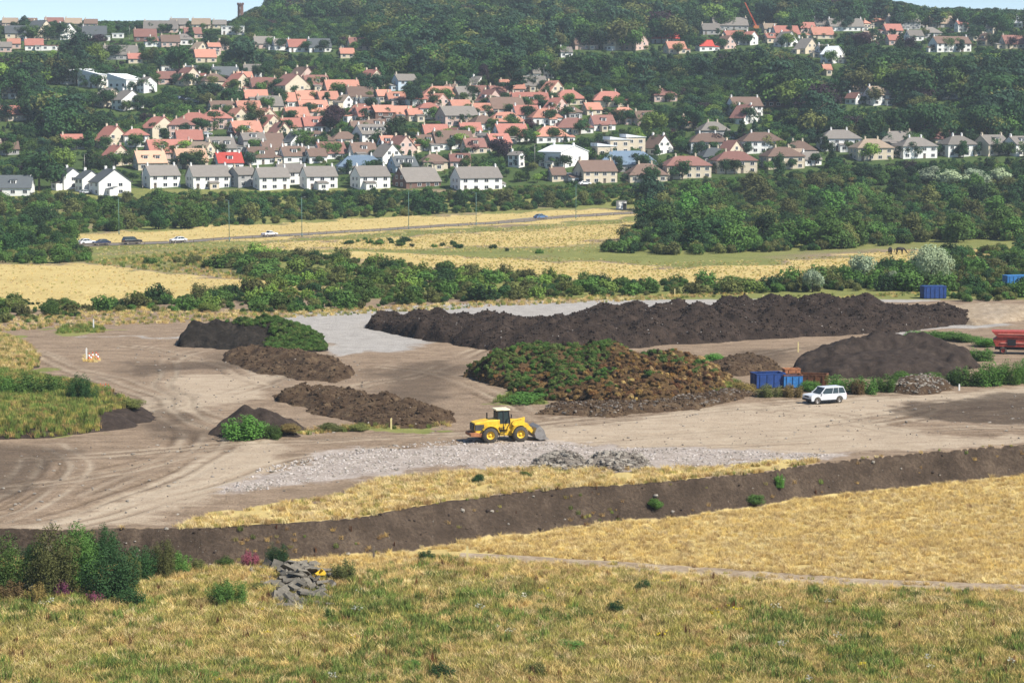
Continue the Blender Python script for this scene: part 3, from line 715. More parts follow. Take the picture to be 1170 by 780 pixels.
def house(x, yb, wpx, st, roof, wall, ty, yaw, dorm, label, name='house', Dd=None, rise=None):
    X, Y, Zg = hit(x, yb)
    s = ppm(Y); ya = R(yaw); c, sn = abs(math.cos(ya)), abs(math.sin(ya))
    tot = wpx / s
    if ty == 'e':
        L = min(10, max(5, tot * .55)); D = (tot - L * c) / sn
    else:
        D = Dd or min(9.6, max(5.0, tot * .66)); L = (tot - D * sn) / c
    H = {1: 2.5, 1.5: 2.8, 2: 4.5, 2.5: 5.8, 3: 7.8}[st]
    half = (D * c + L * sn) / 2
    dirx, diry = X / math.hypot(X, Y), Y / math.hypot(X, Y)
    r = empty(name, (X + dirx * half, Y + diry * half, Zg), ya)
    tag(r, label, 'house')
    hl, hd = L / 2, D / 2
    rs = rise or hd * ((.90 if ty != 'h' else .78) if st < 2 else (.70 if ty != 'h' else .66)); ov = .4; th = .2
    mb = MB()
    if ty in 'ge':
        mb.prism([(-hd, -3), (hd, -3), (hd, H), (0, H + rs), (-hd, H)], -hl, hl, 0, Matrix.Rotation(R(90), 4, 'Z'))
    else:
        mb.box((0, 0, (H - 3) / 2), (L, D, H + 3))
    mb.obj('wall', WALL[wall][1], r)
    mb = MB()
    if ty in 'ge':
        k = rs / hd; e = hd + ov
        mb.prism([(-e, H - k * ov + .03), (0, H + rs + .03), (e, H - k * ov + .03), (e, H - k * ov + th + .03), (0, H + rs + th + .06), (-e, H - k * ov + th + .03)], -hl - .25, hl + .25, 0, Matrix.Rotation(R(90), 4, 'Z'))
    elif ty == 'h':
        a, b2 = hl + ov, hd + ov; rl = max(0.15, hl - hd * .85)
        v = [(-a, -b2, H + .02), (a, -b2, H + .02), (a, b2, H + .02), (-a, b2, H + .02), (-a, -b2, H + .2), (a, -b2, H + .2), (a, b2, H + .2), (-a, b2, H + .2), (-rl, 0, H + rs + .2), (rl, 0, H + rs + .2)]
        mb.add(v, [(3, 2, 1, 0), (0, 1, 5, 4), (1, 2, 6, 5), (2, 3, 7, 6), (3, 0, 4, 7), (4, 5, 9, 8), (6, 7, 8, 9), (5, 6, 9), (7, 4, 8)])
    elif ty == 'f':
        mb.box((0, 0, H + .12), (L + .5, D + .5, .24)); rs = .3
    else:            # mono-pitch
        a, b2 = hl + .3, hd + .3
        v = [(-a, -b2, H + .02), (a, -b2, H + .02), (a, b2, H + .02), (-a, b2, H + .02), (-a, -b2, H + rs), (a, -b2, H + .15), (a, b2, H + .15), (-a, b2, H + rs)]
        mb.add(v, [(3, 2, 1, 0), (4, 5, 6, 7), (0, 1, 5, 4), (1, 2, 6, 5), (2, 3, 7, 6), (3, 0, 4, 7)])
    ro = mb.obj('roof', ROOF[roof][1], r)
    if ty in 'geh':
        for q in range(1 if wpx < 34 else 2):
            mb = MB(); cx = (hl - .6 if ty != 'h' else max(.3, hl - hd * .9)) * (-1 if q == 0 else 1)
            zc = H + rs
            mb.box((cx, .0, zc + .1), (.5, .8, 1.5)); mb.box((cx, 0, zc + .9), (.62, .92, .1))
            for dy in (-.28, .28): mb.cyl((cx, dy * .8, zc + .95), (cx, dy * .8, zc + 1.2), .11, .09, 6)
            mb.obj('chimney', WALL['k' if roof in 'or' and q else ('w' if wall == 'w' else 'c')][1], ro)
    # windows and door on the front, windows on both ends
    wm = window_mesh(1.5, 1.25); fl = [1.4] if st < 2 else [1.35, 3.6] if st < 3 else [1.45, 3.95, 6.4]
    n = max(2, int(L / 3.0)); dslot = rnd.randrange(n) if n > 2 else -1
    for zi, z in enumerate(fl):
        for i in range(n):
            wx = -hl + L * (i + .5) / n
            if zi == 0 and i == dslot: put('door', door_mesh(), r, (wx, -hd - .03, .05))
            else: put('window', wm, r, (wx, -hd - .03, z))
    for sgn in (-1, 1):
        m2 = 2 if D > 9 else 1
        for z in fl + ([H + rs * .3] if ty in 'ge' and st < 2 else []):
            for j in range(m2):
                put('window', wm, r, (sgn * (hl + .03), D * ((j + .5) / m2 - .5) * .7, z), (0, 0, R(90) * sgn))
    if rnd.random() < .55 and ty in 'geh':          # a lean-to, garage or porch of its own
        ew, ed = rnd.uniform(2.4, 3.6), rnd.uniform(2.2, 4.0); sx = rnd.choice([-1, 1]); fr = rnd.random() < .45
        ex, ey = (rnd.uniform(-.25, .25) * L, -hd - ed / 2 + .6) if fr else (sx * (hl + ew / 2 - .05), rnd.uniform(-.2, .1) * D)
        e = MB(); e.box((ex, ey, -.3), (ew, ed, 5.0)); en = e.obj('extension', WALL[rnd.choice([wall, 'w', 'c', wall])][1], r)
        e = MB(); e.add([(ex - ew / 2 - .2, ey - ed / 2 - .25, 2.22), (ex + ew / 2 + .2, ey - ed / 2 - .25, 2.22), (ex + ew / 2 + .2, ey + ed / 2, 2.9), (ex - ew / 2 - .2, ey + ed / 2, 2.9), (ex - ew / 2 - .2, ey - ed / 2 - .25, 2.36), (ex + ew / 2 + .2, ey - ed / 2 - .25, 2.36), (ex + ew / 2 + .2, ey + ed / 2, 3.05), (ex - ew / 2 - .2, ey + ed / 2, 3.05)], [(3, 2, 1, 0), (4, 5, 6, 7), (0, 1, 5, 4), (1, 2, 6, 5), (2, 3, 7, 6), (3, 0, 4, 7)])
        e.obj('extension_roof', ROOF[rnd.choice([roof, roof, 's', 'y'])][1], en)
        put('window', wm, en, (ex, ey - ed / 2 - .03, 1.2))
    for i in range(dorm):
        dx = -hl + L * (i + .7) / (dorm + .4); k = rs / hd
        dw, dh = 2.0, 1.5; y0 = -hd * .72; zb = H + (hd + y0) * k
        d = MB(); d.box((dx, y0 + 1.3, zb + dh / 2 - .1), (dw, 2.6, dh)); dm = d.obj('dormer', WALL['w' if wall != 'c' else 'c'][1], r)
        d = MB(); d.box((dx, y0 + 1.25, zb + dh), (dw + .3, 2.9, .16)); d.obj('dormer_roof', ROOF['s' if roof in 'sym' else roof][1], dm)
        put('window', wm, dm, (dx, y0 - .03, zb + dh / 2 - .05))
    ht = (H + rs) * s
    y0, y1, x0, x1 = int(yb - ht - half * s * .12), int(yb), int(x - wpx / 2), int(x + wpx / 2)
    y0, y1, x0, x1 = max(0, y0 + 20), max(0, y1 + 20), max(0, x0), min(1169, x1)
    if y1 > y0 and x1 > x0:
        blk = HD[y0:y1, x0:x1]; HD[y0:y1, x0:x1] = np.where((blk == 0) | (blk > Y), Y, blk)
    HOUSES.append((r, x, yb, wpx, Y))
    return r
ROWS = {
 'the lowest row above the road': """17 224 43 1.5 s w g 4 1|80 217 30 2 s w e -50 0|101 220 30 2 s w e -50 0|126 224 48 2 s w e -55 0|184 216 46 2 y w g 28 0|238 217 54 2 y w g 24 0|277 215 34 2 y g g 40 0|310 218 44 2 y w g 22 0|331 212 38 2 y w g 22 0|364 217 45 2 y w g 22 0|423 217 47 2 y w g 26 0|476 216 56 1 y b g 32 0|544 219 60 2 y w g 22 0|680 211 50 2 b c g 20 0|737 209 50 1 b c h 12 0|783 205 58 2 d c h 12 0|838 199 52 2 d c h 10 0|893 194 50 2 b c h 14 0|636 208 22 1 b c g 20 0""",
 'the second row up': """133 191 40 1.5 r c e -50 0|171 195 42 1.5 p c g 24 2|217 193 44 1.5 p c g 24 2|261 195 36 1.5 R w g 22 1|297 189 38 1.5 b w g 24 1|334 187 34 1.5 b w g 24 1|412 199 58 1 m w h 10 0|460 199 36 1.5 s u g 28 2|525 193 26 1.5 d k g 10 1|590 192 19 2 y w e -40 0|752 178 36 1.5 b w e -45 0|808 177 50 2 b w h 10 0|868 176 52 2 b w h 10 0|815 188 40 1 s g h 15 0|925 190 26 1 y w g 22 0|908 187 22 1.5 t c g 22 0|995 184 48 2 t c h 12 0|958 173 48 2 y w h 6 0|1045 182 48 2 y w h 14 0|1093 180 46 2 y w h 18 0|1132 179 42 2 y c g 30 1|1163 179 36 2 y w g 30 1|1195 179 36 2 y w g 30 0""",
 'the third row up': """193 183 50 1.5 r k g 24 2|229 183 32 1.5 t c g -30 0|251 178 34 1.5 y w g 26 2|288 174 28 2 y g g 24 1|311 170 24 1.5 b w g 20 0|337 171 24 1.5 s w e -45 0|362 170 36 1.5 b w h 14 1|393 168 27 1.5 b c h 14 0|377 183 34 1 d w g 24 0|349 184 22 1 y w g 22 0|414 183 30 1.5 b w g 22 1|446 174 27 1.5 o u g 24 2|470 174 14 1 o c g -30 0|488 173 27 1.5 b w g 22 1|516 172 44 1.5 b w g 18 1|553 169 14 2 y w e -40 0|424 167 38 2 y w g 28 3|835 181 26 1 d c e -45 0|911 180 34 1 b g h 12 0|1027 171 46 1.5 y g h 8 0|1081 167 32 1 d c h 8 0""",
 'the fourth row up': """82 172 26 1.5 r g g 26 0|128 170 36 1.5 r c e -45 0|155 169 28 2 r w h 18 0|182 160 34 2 r c e -45 0|206 157 30 2 d k h 18 0|222 152 38 2 r k h 18 0|246 149 36 2 r k h 18 0|280 160 36 1.5 o w g 26 1|308 153 28 1.5 r c e -48 0|333 153 26 1.5 r c g 22 0|420 141 30 1.5 r k g 22 1|628 164 38 1 o w h 15 1|583 164 38 1.5 r w g 22 0|654 154 40 1 d w h 12 0|687 150 27 1.5 d w g 20 1|735 144 24 1.5 b k g 22 1|788 147 18 1 o c g 12 0|814 158 32 1.5 y g h 12 0|853 159 44 1 s w f 8 0""",
 'the fifth row up': """271 145 28 1.5 o c e -48 0|303 146 30 1.5 o c e -48 0|338 141 28 1.5 o c g 24 0|357 135 34 1.5 o k g 20 2|437 141 26 2 o b g 24 0|458 139 26 1.5 o k g 22 0|473 139 18 1.5 o c g 22 0|489 137 24 2 r w h 18 0|522 145 42 2 y k g 26 0|577 148 40 1.5 o c h 15 2|622 143 34 1.5 o w h 15 1|652 136 22 1 b g h 15 1|676 132 20 1 o c g 24 0|712 142 35 1.5 o k h 15 1|851 143 30 1.5 d w e -40 0""",
 'the sixth row up': """350 121 26 1.5 o c g 22 0|374 121 24 1.5 o c g 22 0|394 124 18 1.5 t w e -45 0|413 126 16 1.5 s g g 22 0|452 121 22 1.5 o k g 20 1|525 131 24 1.5 o k g 22 0|549 135 24 1.5 o c g 24 0|577 132 40 1.5 b g g 22 0|605 126 40 1.5 r k g 14 1|649 121 33 1.5 r c h 12 0|695 123 38 1.5 r c h 12 0|758 117 26 1.5 d k h 12 0|292 119 26 1 o c g 16 0|850 134 35 2 b w g 16 0|883 123 30 1 s b f 5 0|146 127 30 2 y w e -45 0|124 123 26 2 y c e -45 0""",
 'the row below the dark wood': """333 110 36 2 d c e -45 0|390 111 38 1.5 o k g 18 0|406 114 14 1 o k g 18 0|438 117 18 1.5 o c g 22 0|462 104 25 2 y u g 26 0|486 109 14 1.5 y k e -40 0|504 117 42 1.5 o k h 14 0|515 112 30 1 b g h 14 0|546 114 23 1.5 d k g 20 0|569 114 24 1.5 d c g 24 0|583 120 18 1.5 o k h 14 0|545 103 18 1.5 y w e -40 0|529 104 17 1.5 y u g 20 0|612 91 10 1.5 y w g 15 0|627 90 10 2 y w e -40 0|12 139 27 1.5 r c g 14 0|9 113 16 2 b c g 20 0|10 178 22 1 b g g 20 0|168 107 19 2 y w e -45 0|190 97 22 1.5 d k g 20 0""",
 'the upper hillside': """222 91 24 1.5 s w g 22 0|257 95 32 1.5 s w g 24 0|231 97 16 1 r w e -45 0|279 96 18 1.5 o k g 22 0|290 88 22 1 y g g 12 0|195 82 22 1 y w f 15 0|234 72 24 1.5 o c g 18 0|244 64 15 2 o k g 22 0|228 62 16 1.5 t c e -40 0|301 56 22 1.5 y k g 16 0|340 60 24 1.5 r w g 18 0|322 58 20 1.5 y w g 18 0|364 60 26 1.5 s w g 18 0|393 56 10 1.5 s w e -40 0|410 58 24 1.5 d k g 16 0|396 67 16 1 o c g 16 0|138 69 36 1.5 y g g 14 0|150 66 10 2 y w e -40 0|154 73 16 1 r c g 18 0|668 57 26 1.5 b k g 12 0|704 58 26 2 t c e -35 0|727 58 24 2 t k e -35 0|758 50 30 1.5 R g g 10 0|771 62 22 1.5 o c g 18 0|805 59 18 1.5 R w g 18 0|838 52 24 2 r w g 18 0|857 52 16 2 r w e -40 0|646 66 14 1.5 y w g 15 0|951 73 24 2 w w e -40 0|940 66 14 2 y w g 20 0|985 112 30 1.5 t w g 14 0|975 120 16 1.5 d w e -40 0|1007 121 36 2 t w g 20 0|1083 114 18 1 w w f 10 0|1085 60 40 2 b w g 16 0|1044 47 18 1.5 y w g 16 0|1158 56 28 1 d c g 12 0|944 86 10 1 o c g 10 0""",
 'the hilltop streets': """833 35 36 1.5 y g g 8 0|811 40 20 1.5 y g g 12 0|870 32 20 1 t k g 8 0|897 45 28 1.5 r w g 14 0|880 38 16 1 t k g 10 0|921 38 18 1.5 r k g 14 0|939 34 20 1.5 y w g 14 0|965 36 36 1.5 y w g 10 0|938 45 24 1 o c g 12 0|1004 31 22 1.5 o c h 12 0|1031 34 34 2 y g g 14 0|1019 40 20 1 r k g 14 0|1021 52 16 1.5 r k g 14 0|1062 44 22 1.5 y g h 14 0|1098 37 12 2 r w g 14 0|1074 32 24 1 t g g 8 0|1131 42 10 2 t c e -40 0|1165 32 14 1.5 w w e -30 0|18 44 24 1.5 s c g 16 0|46 47 34 1.5 s c e -35 0|74 46 26 1.5 s w e -35 0|16 56 14 1.5 o k g 12 0|39 58 20 1.5 r w g 14 0|57 58 18 1 r w f 10 0|6 60 14 1.5 y k g 12 0|108 45 26 1.5 s w g 12 0|118 47 14 1 w w f 8 0|135 44 12 1 w w f 8 0|166 48 24 1.5 d b g 12 0|184 38 34 1 y k g 6 0|266 40 24 2 w w f 8 0""",
 'the skyline on the left': """12 31 18 1 t k g 6 0|34 31 18 1 b k g 8 0|62 32 22 1 d k g 6 0|84 32 20 1 t c g 6 0|104 32 16 1 b k g 8 0|205 33 22 1 y k g 6 0|230 33 22 1 t c g 6 0|251 33 16 1 y c g 6 0""",
}
TYN = {'g': 'gabled', 'e': 'gable-fronted', 'h': 'hip-roofed', 'f': 'flat-roofed'}
ROWL = []
for row, txt in ROWS.items():
    es = []
    for q in txt.split('|'):
        a = q.split(); es.append((float(a[0]), float(a[1]), float(a[2]), float(a[3]), a[4], a[5], a[6], float(a[7]), int(a[8])))
    if len(es) > 16:
        ROWL += [(row + ', left half', [e for e in es if e[0] < 585]), (row + ', right half', [e for e in es if e[0] >= 585])]
    else: ROWL.append((row, es))
RECT = [[e[0], e[1], e[2], q] for q, (rw, es) in enumerate(ROWL) for e in es]
gi2 = random.Random(17)
for poly, tries, wr2, hh2 in [([(150, 168), (200, 186), (560, 192), (650, 162), (640, 105), (330, 97), (250, 132)], 900, (22, 32), 19), ([(0, 34), (130, 38), (260, 42), (262, 62), (200, 64), (100, 60), (0, 64)], 400, (13, 22), 11), ([(805, 33), (1000, 28), (1100, 36), (1140, 50), (1100, 60), (960, 50), (820, 58)], 400, (13, 22), 11), ([(648, 50), (740, 46), (745, 58), (650, 60)], 80, (14, 20), 11), ([(180, 70), (250, 66), (300, 95), (200, 100)], 150, (16, 24), 14)]:
    for _ in range(tries):
        x, y, wd = gi2.uniform(0, 1140), gi2.uniform(28, 192), gi2.uniform(*wr2)
        if not inpoly(x, y, poly) or abs(x - 382) < 28 and 110 < y < 160 or abs(x - 452) < 22 and 128 < y < 172: continue
        bad = 0
        for rx, ry, rw_, q in RECT:
            ox = min(x + wd / 2, rx + rw_ / 2) - max(x - wd / 2, rx - rw_ / 2); h2 = 20 if ry > 95 else 12
            oy = min(y, ry) - max(y - hh2, ry - h2)
            if ox > 0 and oy > 0: bad = max(bad, ox * oy / (wd * hh2))
        if bad > .42: continue
        nb = min(RECT, key=lambda r_: abs(r_[1] - y) * 2 + abs(r_[0] - x) * .25)
        src = min((e for e in ROWL[nb[3]][1]), key=lambda e: abs(e[0] - x))
        ty = gi2.choice('gghe'); ROWL[nb[3]][1].append((x, y, wd, 1.5, gi2.choice([src[4], src[4], 'r', 'b', 'd', 'y']), gi2.choice([src[5], 'c', 'w', 'k']), ty, -45.0 if ty == 'e' else gi2.choice([16.0, 22.0, 26.0]), gi2.choice([0, 0, 1])))
        RECT.append([x, y, wd, nb[3]])
for row, es in ROWL:
    up_ = row in ('the upper hillside, right half', 'the hilltop streets, right half')
    if up_ or row.split(',')[0] in ('the second row up', 'the third row up', 'the fourth row up', 'the fifth row up', 'the sixth row up', 'the row below the dark wood'):
        es.sort(key=lambda e: e[0]); add = []
        for a, b in zip(es[:-1], es[1:]):
            gap = (b[0] - b[2] / 2) - (a[0] + a[2] / 2)
            if gap < 9 or (up_ and (a[1] > 66 or b[1] > 66 or gap > 60)) or (not up_ and (a[0] < 150 or b[0] > 660)): continue
            n_ = max(1, int(round(gap / (20 if up_ else 30)))); wd = min(34, gap / n_ * 1.05)
            for i in range(n_):
                t_ = (i + .5) / n_; xx = a[0] + a[2] / 2 + gap * t_
                if abs(xx - 382) < 22 or abs(xx - 452) < 18: continue
                if rnd.random() < .2: continue
                sr = rnd.choice([a, b]); add.append((xx, a[1] + (b[1] - a[1]) * t_ + rnd.uniform(-2, 1), wd, 1.5, rnd.choice([sr[4], sr[4], 'r', 'b', 'd']), rnd.choice([sr[5], 'c', 'w']), rnd.choice('geh'), rnd.choice([18, 24, 28]), rnd.choice([0, 0, 1])))
        es = es + [(e[0], e[1], e[2], e[3], e[4], e[5], e[6], -45.0 if e[6] == 'e' else e[7], e[8]) for e in add]
    es.sort(key=lambda e: e[0])
    vis = 0
    for e in es:
        vis += 1
        lab = '%s-roofed %s house%s, %s from left in %s' % (ROOF[e[4]][0].replace(' tiled', '').replace(' ', '-'), WALL[e[5]][0], '' if not e[8] else ' with dormers', ORD[vis], row)
        if len(lab.replace('-', ' ').split()) > 15: lab = lab.replace(' with dormers', '').replace('blue-grey-metal', 'metal').replace(' tiled', '')
        st = e[3] if e[3] == 1.5 else int(e[3])
        nm = {1: 'bungalow', 1.5: 'house', 2: 'house'}[st]
        house(e[0], e[1], e[2] * (1.18 if row.startswith(('the third', 'the fourth', 'the fifth', 'the sixth', 'the row', 'the upper', 'the hilltop')) else 1.0), st, e[4], e[5], e[6], e[7], e[8], lab, nm)
# the odd ones: shed, school blocks, new flats, long metal roof
house(644, 193, 58, 2.5, 'w', 'w', 'e', -38, 0, 'big shed with white sheet roof above the cream terrace', 'shed', rise=2.2)['category'] = 'shed'
house(690, 186, 28, 2.5, 'w', 'c', 'm', 20, 0, 'leftmost of three cream flat blocks beside the white-roofed shed', 'flat_block', rise=1.2)['category'] = 'flats'
house(705, 185, 30, 3, 'w', 'c', 'm', 20, 0, 'middle of three cream flat blocks beside the white-roofed shed', 'flat_block', rise=1.2)['category'] = 'flats'
house(723, 182, 28, 3, 'w', 'c', 'm', 20, 0, 'rightmost of three cream flat blocks beside the white-roofed shed', 'flat_block', rise=1.2)['category'] = 'flats'
house(716, 197, 74, 1, 'm', 'g', 'h', 6, 0, 'long low hall with blue-grey metal roof in front of the flats', 'hall', Dd=12)['category'] = 'hall'
for q, (x, y, wd) in enumerate([(76, 97, 42), (112, 101, 44), (145, 107, 40)]):
    house(x, y, wd, 2.5, 'w', 'w', 'm', -32, 0, '%s of three white wedge-roofed school blocks among the trees' % ['leftmost', 'middle', 'rightmost'][q], 'school_block', Dd=12, rise=2.8)['category'] = 'school'
for o, x, yb, wp, Y in HOUSES[-8:]: pass

# ------------------------------------------------------------------ trees of the town and the woods
KINDS = ['round', 'round', 'round', 'tall', 'willow', 'conifer', 'cedar']
def covers(px, py, hw, hpx, Y):
    y0, y1 = int(py - hpx * .97) + 20, int(py - hpx * .12) + 20; x0, x1 = int(px - hw), int(px + hw) + 1
    y0, y1, x0, x1 = max(0, y0), min(299, y1), max(0, x0), min(1169, x1)
    if y1 <= y0 or x1 <= x0: return 0.0
    b = HD[y0:y1, x0:x1]
    return float((b > Y + 2).sum()) / 200.0
NAMED = [  # x, base y, width px, height px, kind, leaf, label
 (382, 153, 30, 37, 'round', 'leaf_copper', 'big dark purple-leaved tree between the orange roofs'),
 (452, 168, 34, 38, 'round', 'leaf_dark', 'broad dark tree behind the small orange-roofed house'),
 (743, 241, 38, 48, 'round', 'leaf_conifer', 'large blackish green round pine beside the white cabin'),
 (746, 160, 38, 36, 'willow', 'leaf_light', 'pale yellow-green weeping willow behind the cream flats'),
 (726, 168, 20, 24, 'round', 'leaf_light', 'small pale green tree left of the weeping willow'),
 (570, 187, 28, 32, 'round', 'leaf_copper', 'dark purple-leaved tree left of the white gabled house'),
 (604, 150, 16, 16, 'round', 'leaf_copper', 'small purple-leaved tree between two orange hip roofs'),
 (45, 218, 50, 50, 'round', 'leaf_dark', 'broad dark tree behind the leftmost white bungalow'),
 (70, 203, 36, 40, 'willow', 'leaf_light', 'bright green willow left of the three white gables'),
 (103, 196, 18, 34, 'conifer', 'leaf_dark', 'dark pointed conifer behind the three white gables'),
 (118, 200, 20, 24, 'round', 'leaf_dark', 'dark round tree behind the rightmost white gable'),
 (150, 150, 16, 20, 'conifer', 'leaf_olive', 'olive pointed conifer above the red hip roofs'),
 (205, 88, 30, 40, 'round', 'leaf_dark', 'large dark tree below the left skyline houses'),
 (277, 85, 40, 44, 'round', 'leaf_conifer', 'very large blackish tree above the slate-roofed houses'),
 (470, 62, 20, 26, 'round', 'leaf_dark', 'dark tree at the edge of the long dark wood'),
 (412, 92, 28, 36, 'round', 'leaf_dark', 'dark tree behind the pale yellow-green tree'),
 (408, 96, 24, 26, 'round', 'leaf_light', 'pale yellow-green tree above the orange-roofed rows'),
 (425, 112, 30, 32, 'round', 'leaf_conifer', 'blackish tree left of the pale blue gabled house'),
 (470, 122, 24, 28, 'round', 'leaf_conifer', 'blackish tree in front of the pale blue gabled house'),
 (345, 168, 30, 22, 'round', 'leaf_mid', 'mid green tree left of the dark purple-leaved tree'),
 (240, 118, 34, 26, 'round', 'leaf_conifer', 'wide blackish tree below the slate-roofed houses'),
 (265, 122, 28, 24, 'round', 'leaf_dark', 'dark tree right of the wide blackish tree'),
 (320, 122, 22, 24, 'round', 'leaf_dark', 'dark tree beside the orange roof with cream gable'),
 (552, 100, 16, 28, 'tall', 'leaf_copper', 'narrow purple-leaved tree at the wood edge'),
 (585, 112, 36, 50, 'cedar', 'leaf_conifer', 'broad layered cedar right of the white twin gables'),
 (655, 108, 36, 46, 'cedar', 'leaf_dark', 'broad layered cedar behind the red hip roofs'),
 (735, 112, 34, 48, 'cedar', 'leaf_conifer', 'blackish cedar left of the dull red pyramid roof'),
 (792, 150, 30, 36, 'round', 'leaf_dark', 'dark tree right of the weeping willow'),
 (830, 170, 14, 24, 'conifer', 'leaf_dark', 'pointed dark conifer below the white two-storey house'),
 (848, 160, 16, 26, 'conifer', 'leaf_dark', 'pair-forming pointed conifer left, below the white house'),
 (862, 160, 15, 25, 'conifer', 'leaf_conifer', 'pointed blackish conifer below the right end of white house'),
 (878, 150, 14, 20, 'tall', 'leaf_light', 'small yellow-green upright tree beside the dark flat roof'),
 (900, 150, 34, 28, 'round', 'leaf_mid', 'round mid green tree right of the dark flat roof'),
 (928, 160, 34, 58, 'cedar', 'leaf_conifer', 'tall blackish cedar left of the right-hand wood'),
 (902, 128, 40, 40, 'round', 'leaf_light', 'light green spreading tree left of the white mansion'),
 (938, 162, 8, 24, 'tall', 'leaf_light', 'slim yellow-green poplar behind the white hip-roofed house'),
 (793, 186, 11, 22, 'conifer', 'leaf_dark', 'small dark conifer in front of the white hip-roofed house'),
 (890, 206, 16, 30, 'tall', 'leaf_dark', 'upright dark tree in front of the cream hip-roofed house'),
 (950, 192, 12, 32, 'tall', 'leaf_dark', 'ivy-dark slim tree between the right-hand houses'),
 (968, 60, 14, 20, 'conifer', 'leaf_olive', 'olive cone-shaped tree right of the white gabled cluster'),
 (1028, 62, 16, 26, 'conifer', 'leaf_dark', 'dark pointed conifer below the orange hilltop roof'),
 (1040, 66, 20, 26, 'round', 'leaf_copper', 'purple-leaved tree below the grey stone house'),
 (985, 62, 30, 28, 'round', 'leaf_copper', 'broad purple-leaved tree under the hilltop streets'),
 (1046, 150, 14, 14, 'round', 'leaf_copper', 'small purple tree in the right-hand wood'),
 (28, 29, 24, 14, 'conifer', 'leaf_conifer', 'blackish clump of firs on the left skyline'),
 (112, 52, 20, 14, 'round', 'leaf_copper', 'purple-leaved round tree below the left skyline'),
 (60, 76, 18, 20, 'round', 'leaf_light', 'pale green round tree above the school blocks'),
 (110, 76, 26, 28, 'round', 'leaf_light', 'pale green broad tree right above the school blocks'),
 (90, 68, 40, 34, 'round', 'leaf_conifer', 'large blackish tree above the school blocks'),
 (180, 125, 13, 10, 'round', 'leaf_rust', 'small yellow-flowering tree beside the terrace of gables'),
]
TREES_N = 0
for (x, yb, wd, hp, kd, lf, lab) in NAMED:
    X, Y, zg = hit(x, yb); s = ppm(Y)
    tree(X, Y, hp / s, wd / s, kd, lf, lab); TREES_N += 1
def sample(poly, n, dmin, seed):
    g = random.Random(seed); out = []
    x0, x1 = min(p[0] for p in poly), max(p[0] for p in poly); y0, y1 = min(p[1] for p in poly), max(p[1] for p in poly)
    for _ in range(n * 12):
        px, py = g.uniform(x0, x1), g.uniform(y0, y1)
        if not inpoly(px, py, poly): continue
        X, Y, zg = hit(px, py)
        if all((X - a) ** 2 + (Y - b) ** 2 > dmin * dmin for a, b, _, _ in out): out.append((X, Y, px, py))
        if len(out) >= n: break
    return out
def grove(poly, n, dmin, hr, wr, mats, label, group, seed, kinds=('full', 'full', 'full'), top=None, isbush=False, fine=False, bname='bush'):
    g = random.Random(seed * 31 + 5); c = 0
    for X, Y, px, py in sample(poly, n, dmin, seed):
        h = g.uniform(*hr)
        if top is not None: h = min(h, max(1.5, (py - top - g.uniform(-3, 4)) / ppm(Y)))
        mt = g.choice(mats); wd = h * g.uniform(*wr)
        pxx, pyy = project(X, Y, float(Z(X, Y)))
        if covers(px, py, wd * ppm(Y) / 2, h * ppm(Y), Y) > .6 and not isbush: h *= .6; wd *= .8
        xa, xb = min(p[0] for p in poly), max(p[0] for p in poly); ya_, yb_ = min(p[1] for p in poly), max(p[1] for p in poly)
        part = ['far left', 'left', 'middle', 'right', 'far right'][min(4, int(5 * (px - xa) / (xb - xa)))]; dep = ['back', 'front'][int((py - ya_) / (yb_ - ya_) > .5)]
        szw = 'small ' if h < hr[0] + (hr[1] - hr[0]) * .33 else 'large ' if h > hr[0] + (hr[1] - hr[0]) * .67 else ''
        lb = szw + LEAFNAME[mt] + ' ' + label + ', ' + part + ' ' + dep
        if isbush: bush(X, Y, h, wd, mt, lb, group, fine, bname)
        else: tree(X, Y, h, wd, g.choice(kinds), mt, lb, group, fine)
        c += 1
    return c
DM = ['leaf_dark', 'leaf_mid', 'leaf_dark', 'leaf_mid', 'leaf_olive']
T1 = [(-20, 264), (-20, 229), (160, 227), (330, 223), (500, 223), (600, 219), (640, 214), (730, 214), (760, 222), (730, 235), (600, 240), (400, 250), (200, 262), (80, 267)]
TREES_N += grove(T1, 110, 4.6, (3.6, 7.6), (.9, 1.35), DM, 'tree in the belt between road and lowest houses', 'trees in the belt above the road', 11, top=214)
T2 = [(-30, 300), (-30, 255), (60, 268), (85, 280), (105, 298), (60, 302)]
TREES_N += grove(T2, 20, 3.6, (4.5, 7), (.9, 1.25), ['leaf_dark', 'leaf_mid'], 'tree in the thicket at the left road end', 'thicket at the left end of the road', 12)
T3 = [(690, 288), (730, 262), (762, 242), (770, 222), (850, 212), (930, 204), (1000, 200), (1190, 196), (1190, 278), (1060, 276), (960, 285), (850, 289), (780, 292)]
TREES_N += grove(T3, 140, 4.8, (3.8, 9.0), (.95, 1.45), ['leaf_dark', 'leaf_mid', 'leaf_mid', 'leaf_mid', 'leaf_olive', 'leaf_dark', 'leaf_fresh'], 'tree in the large right-hand thicket', 'trees of the right-hand thicket', 13, top=194)
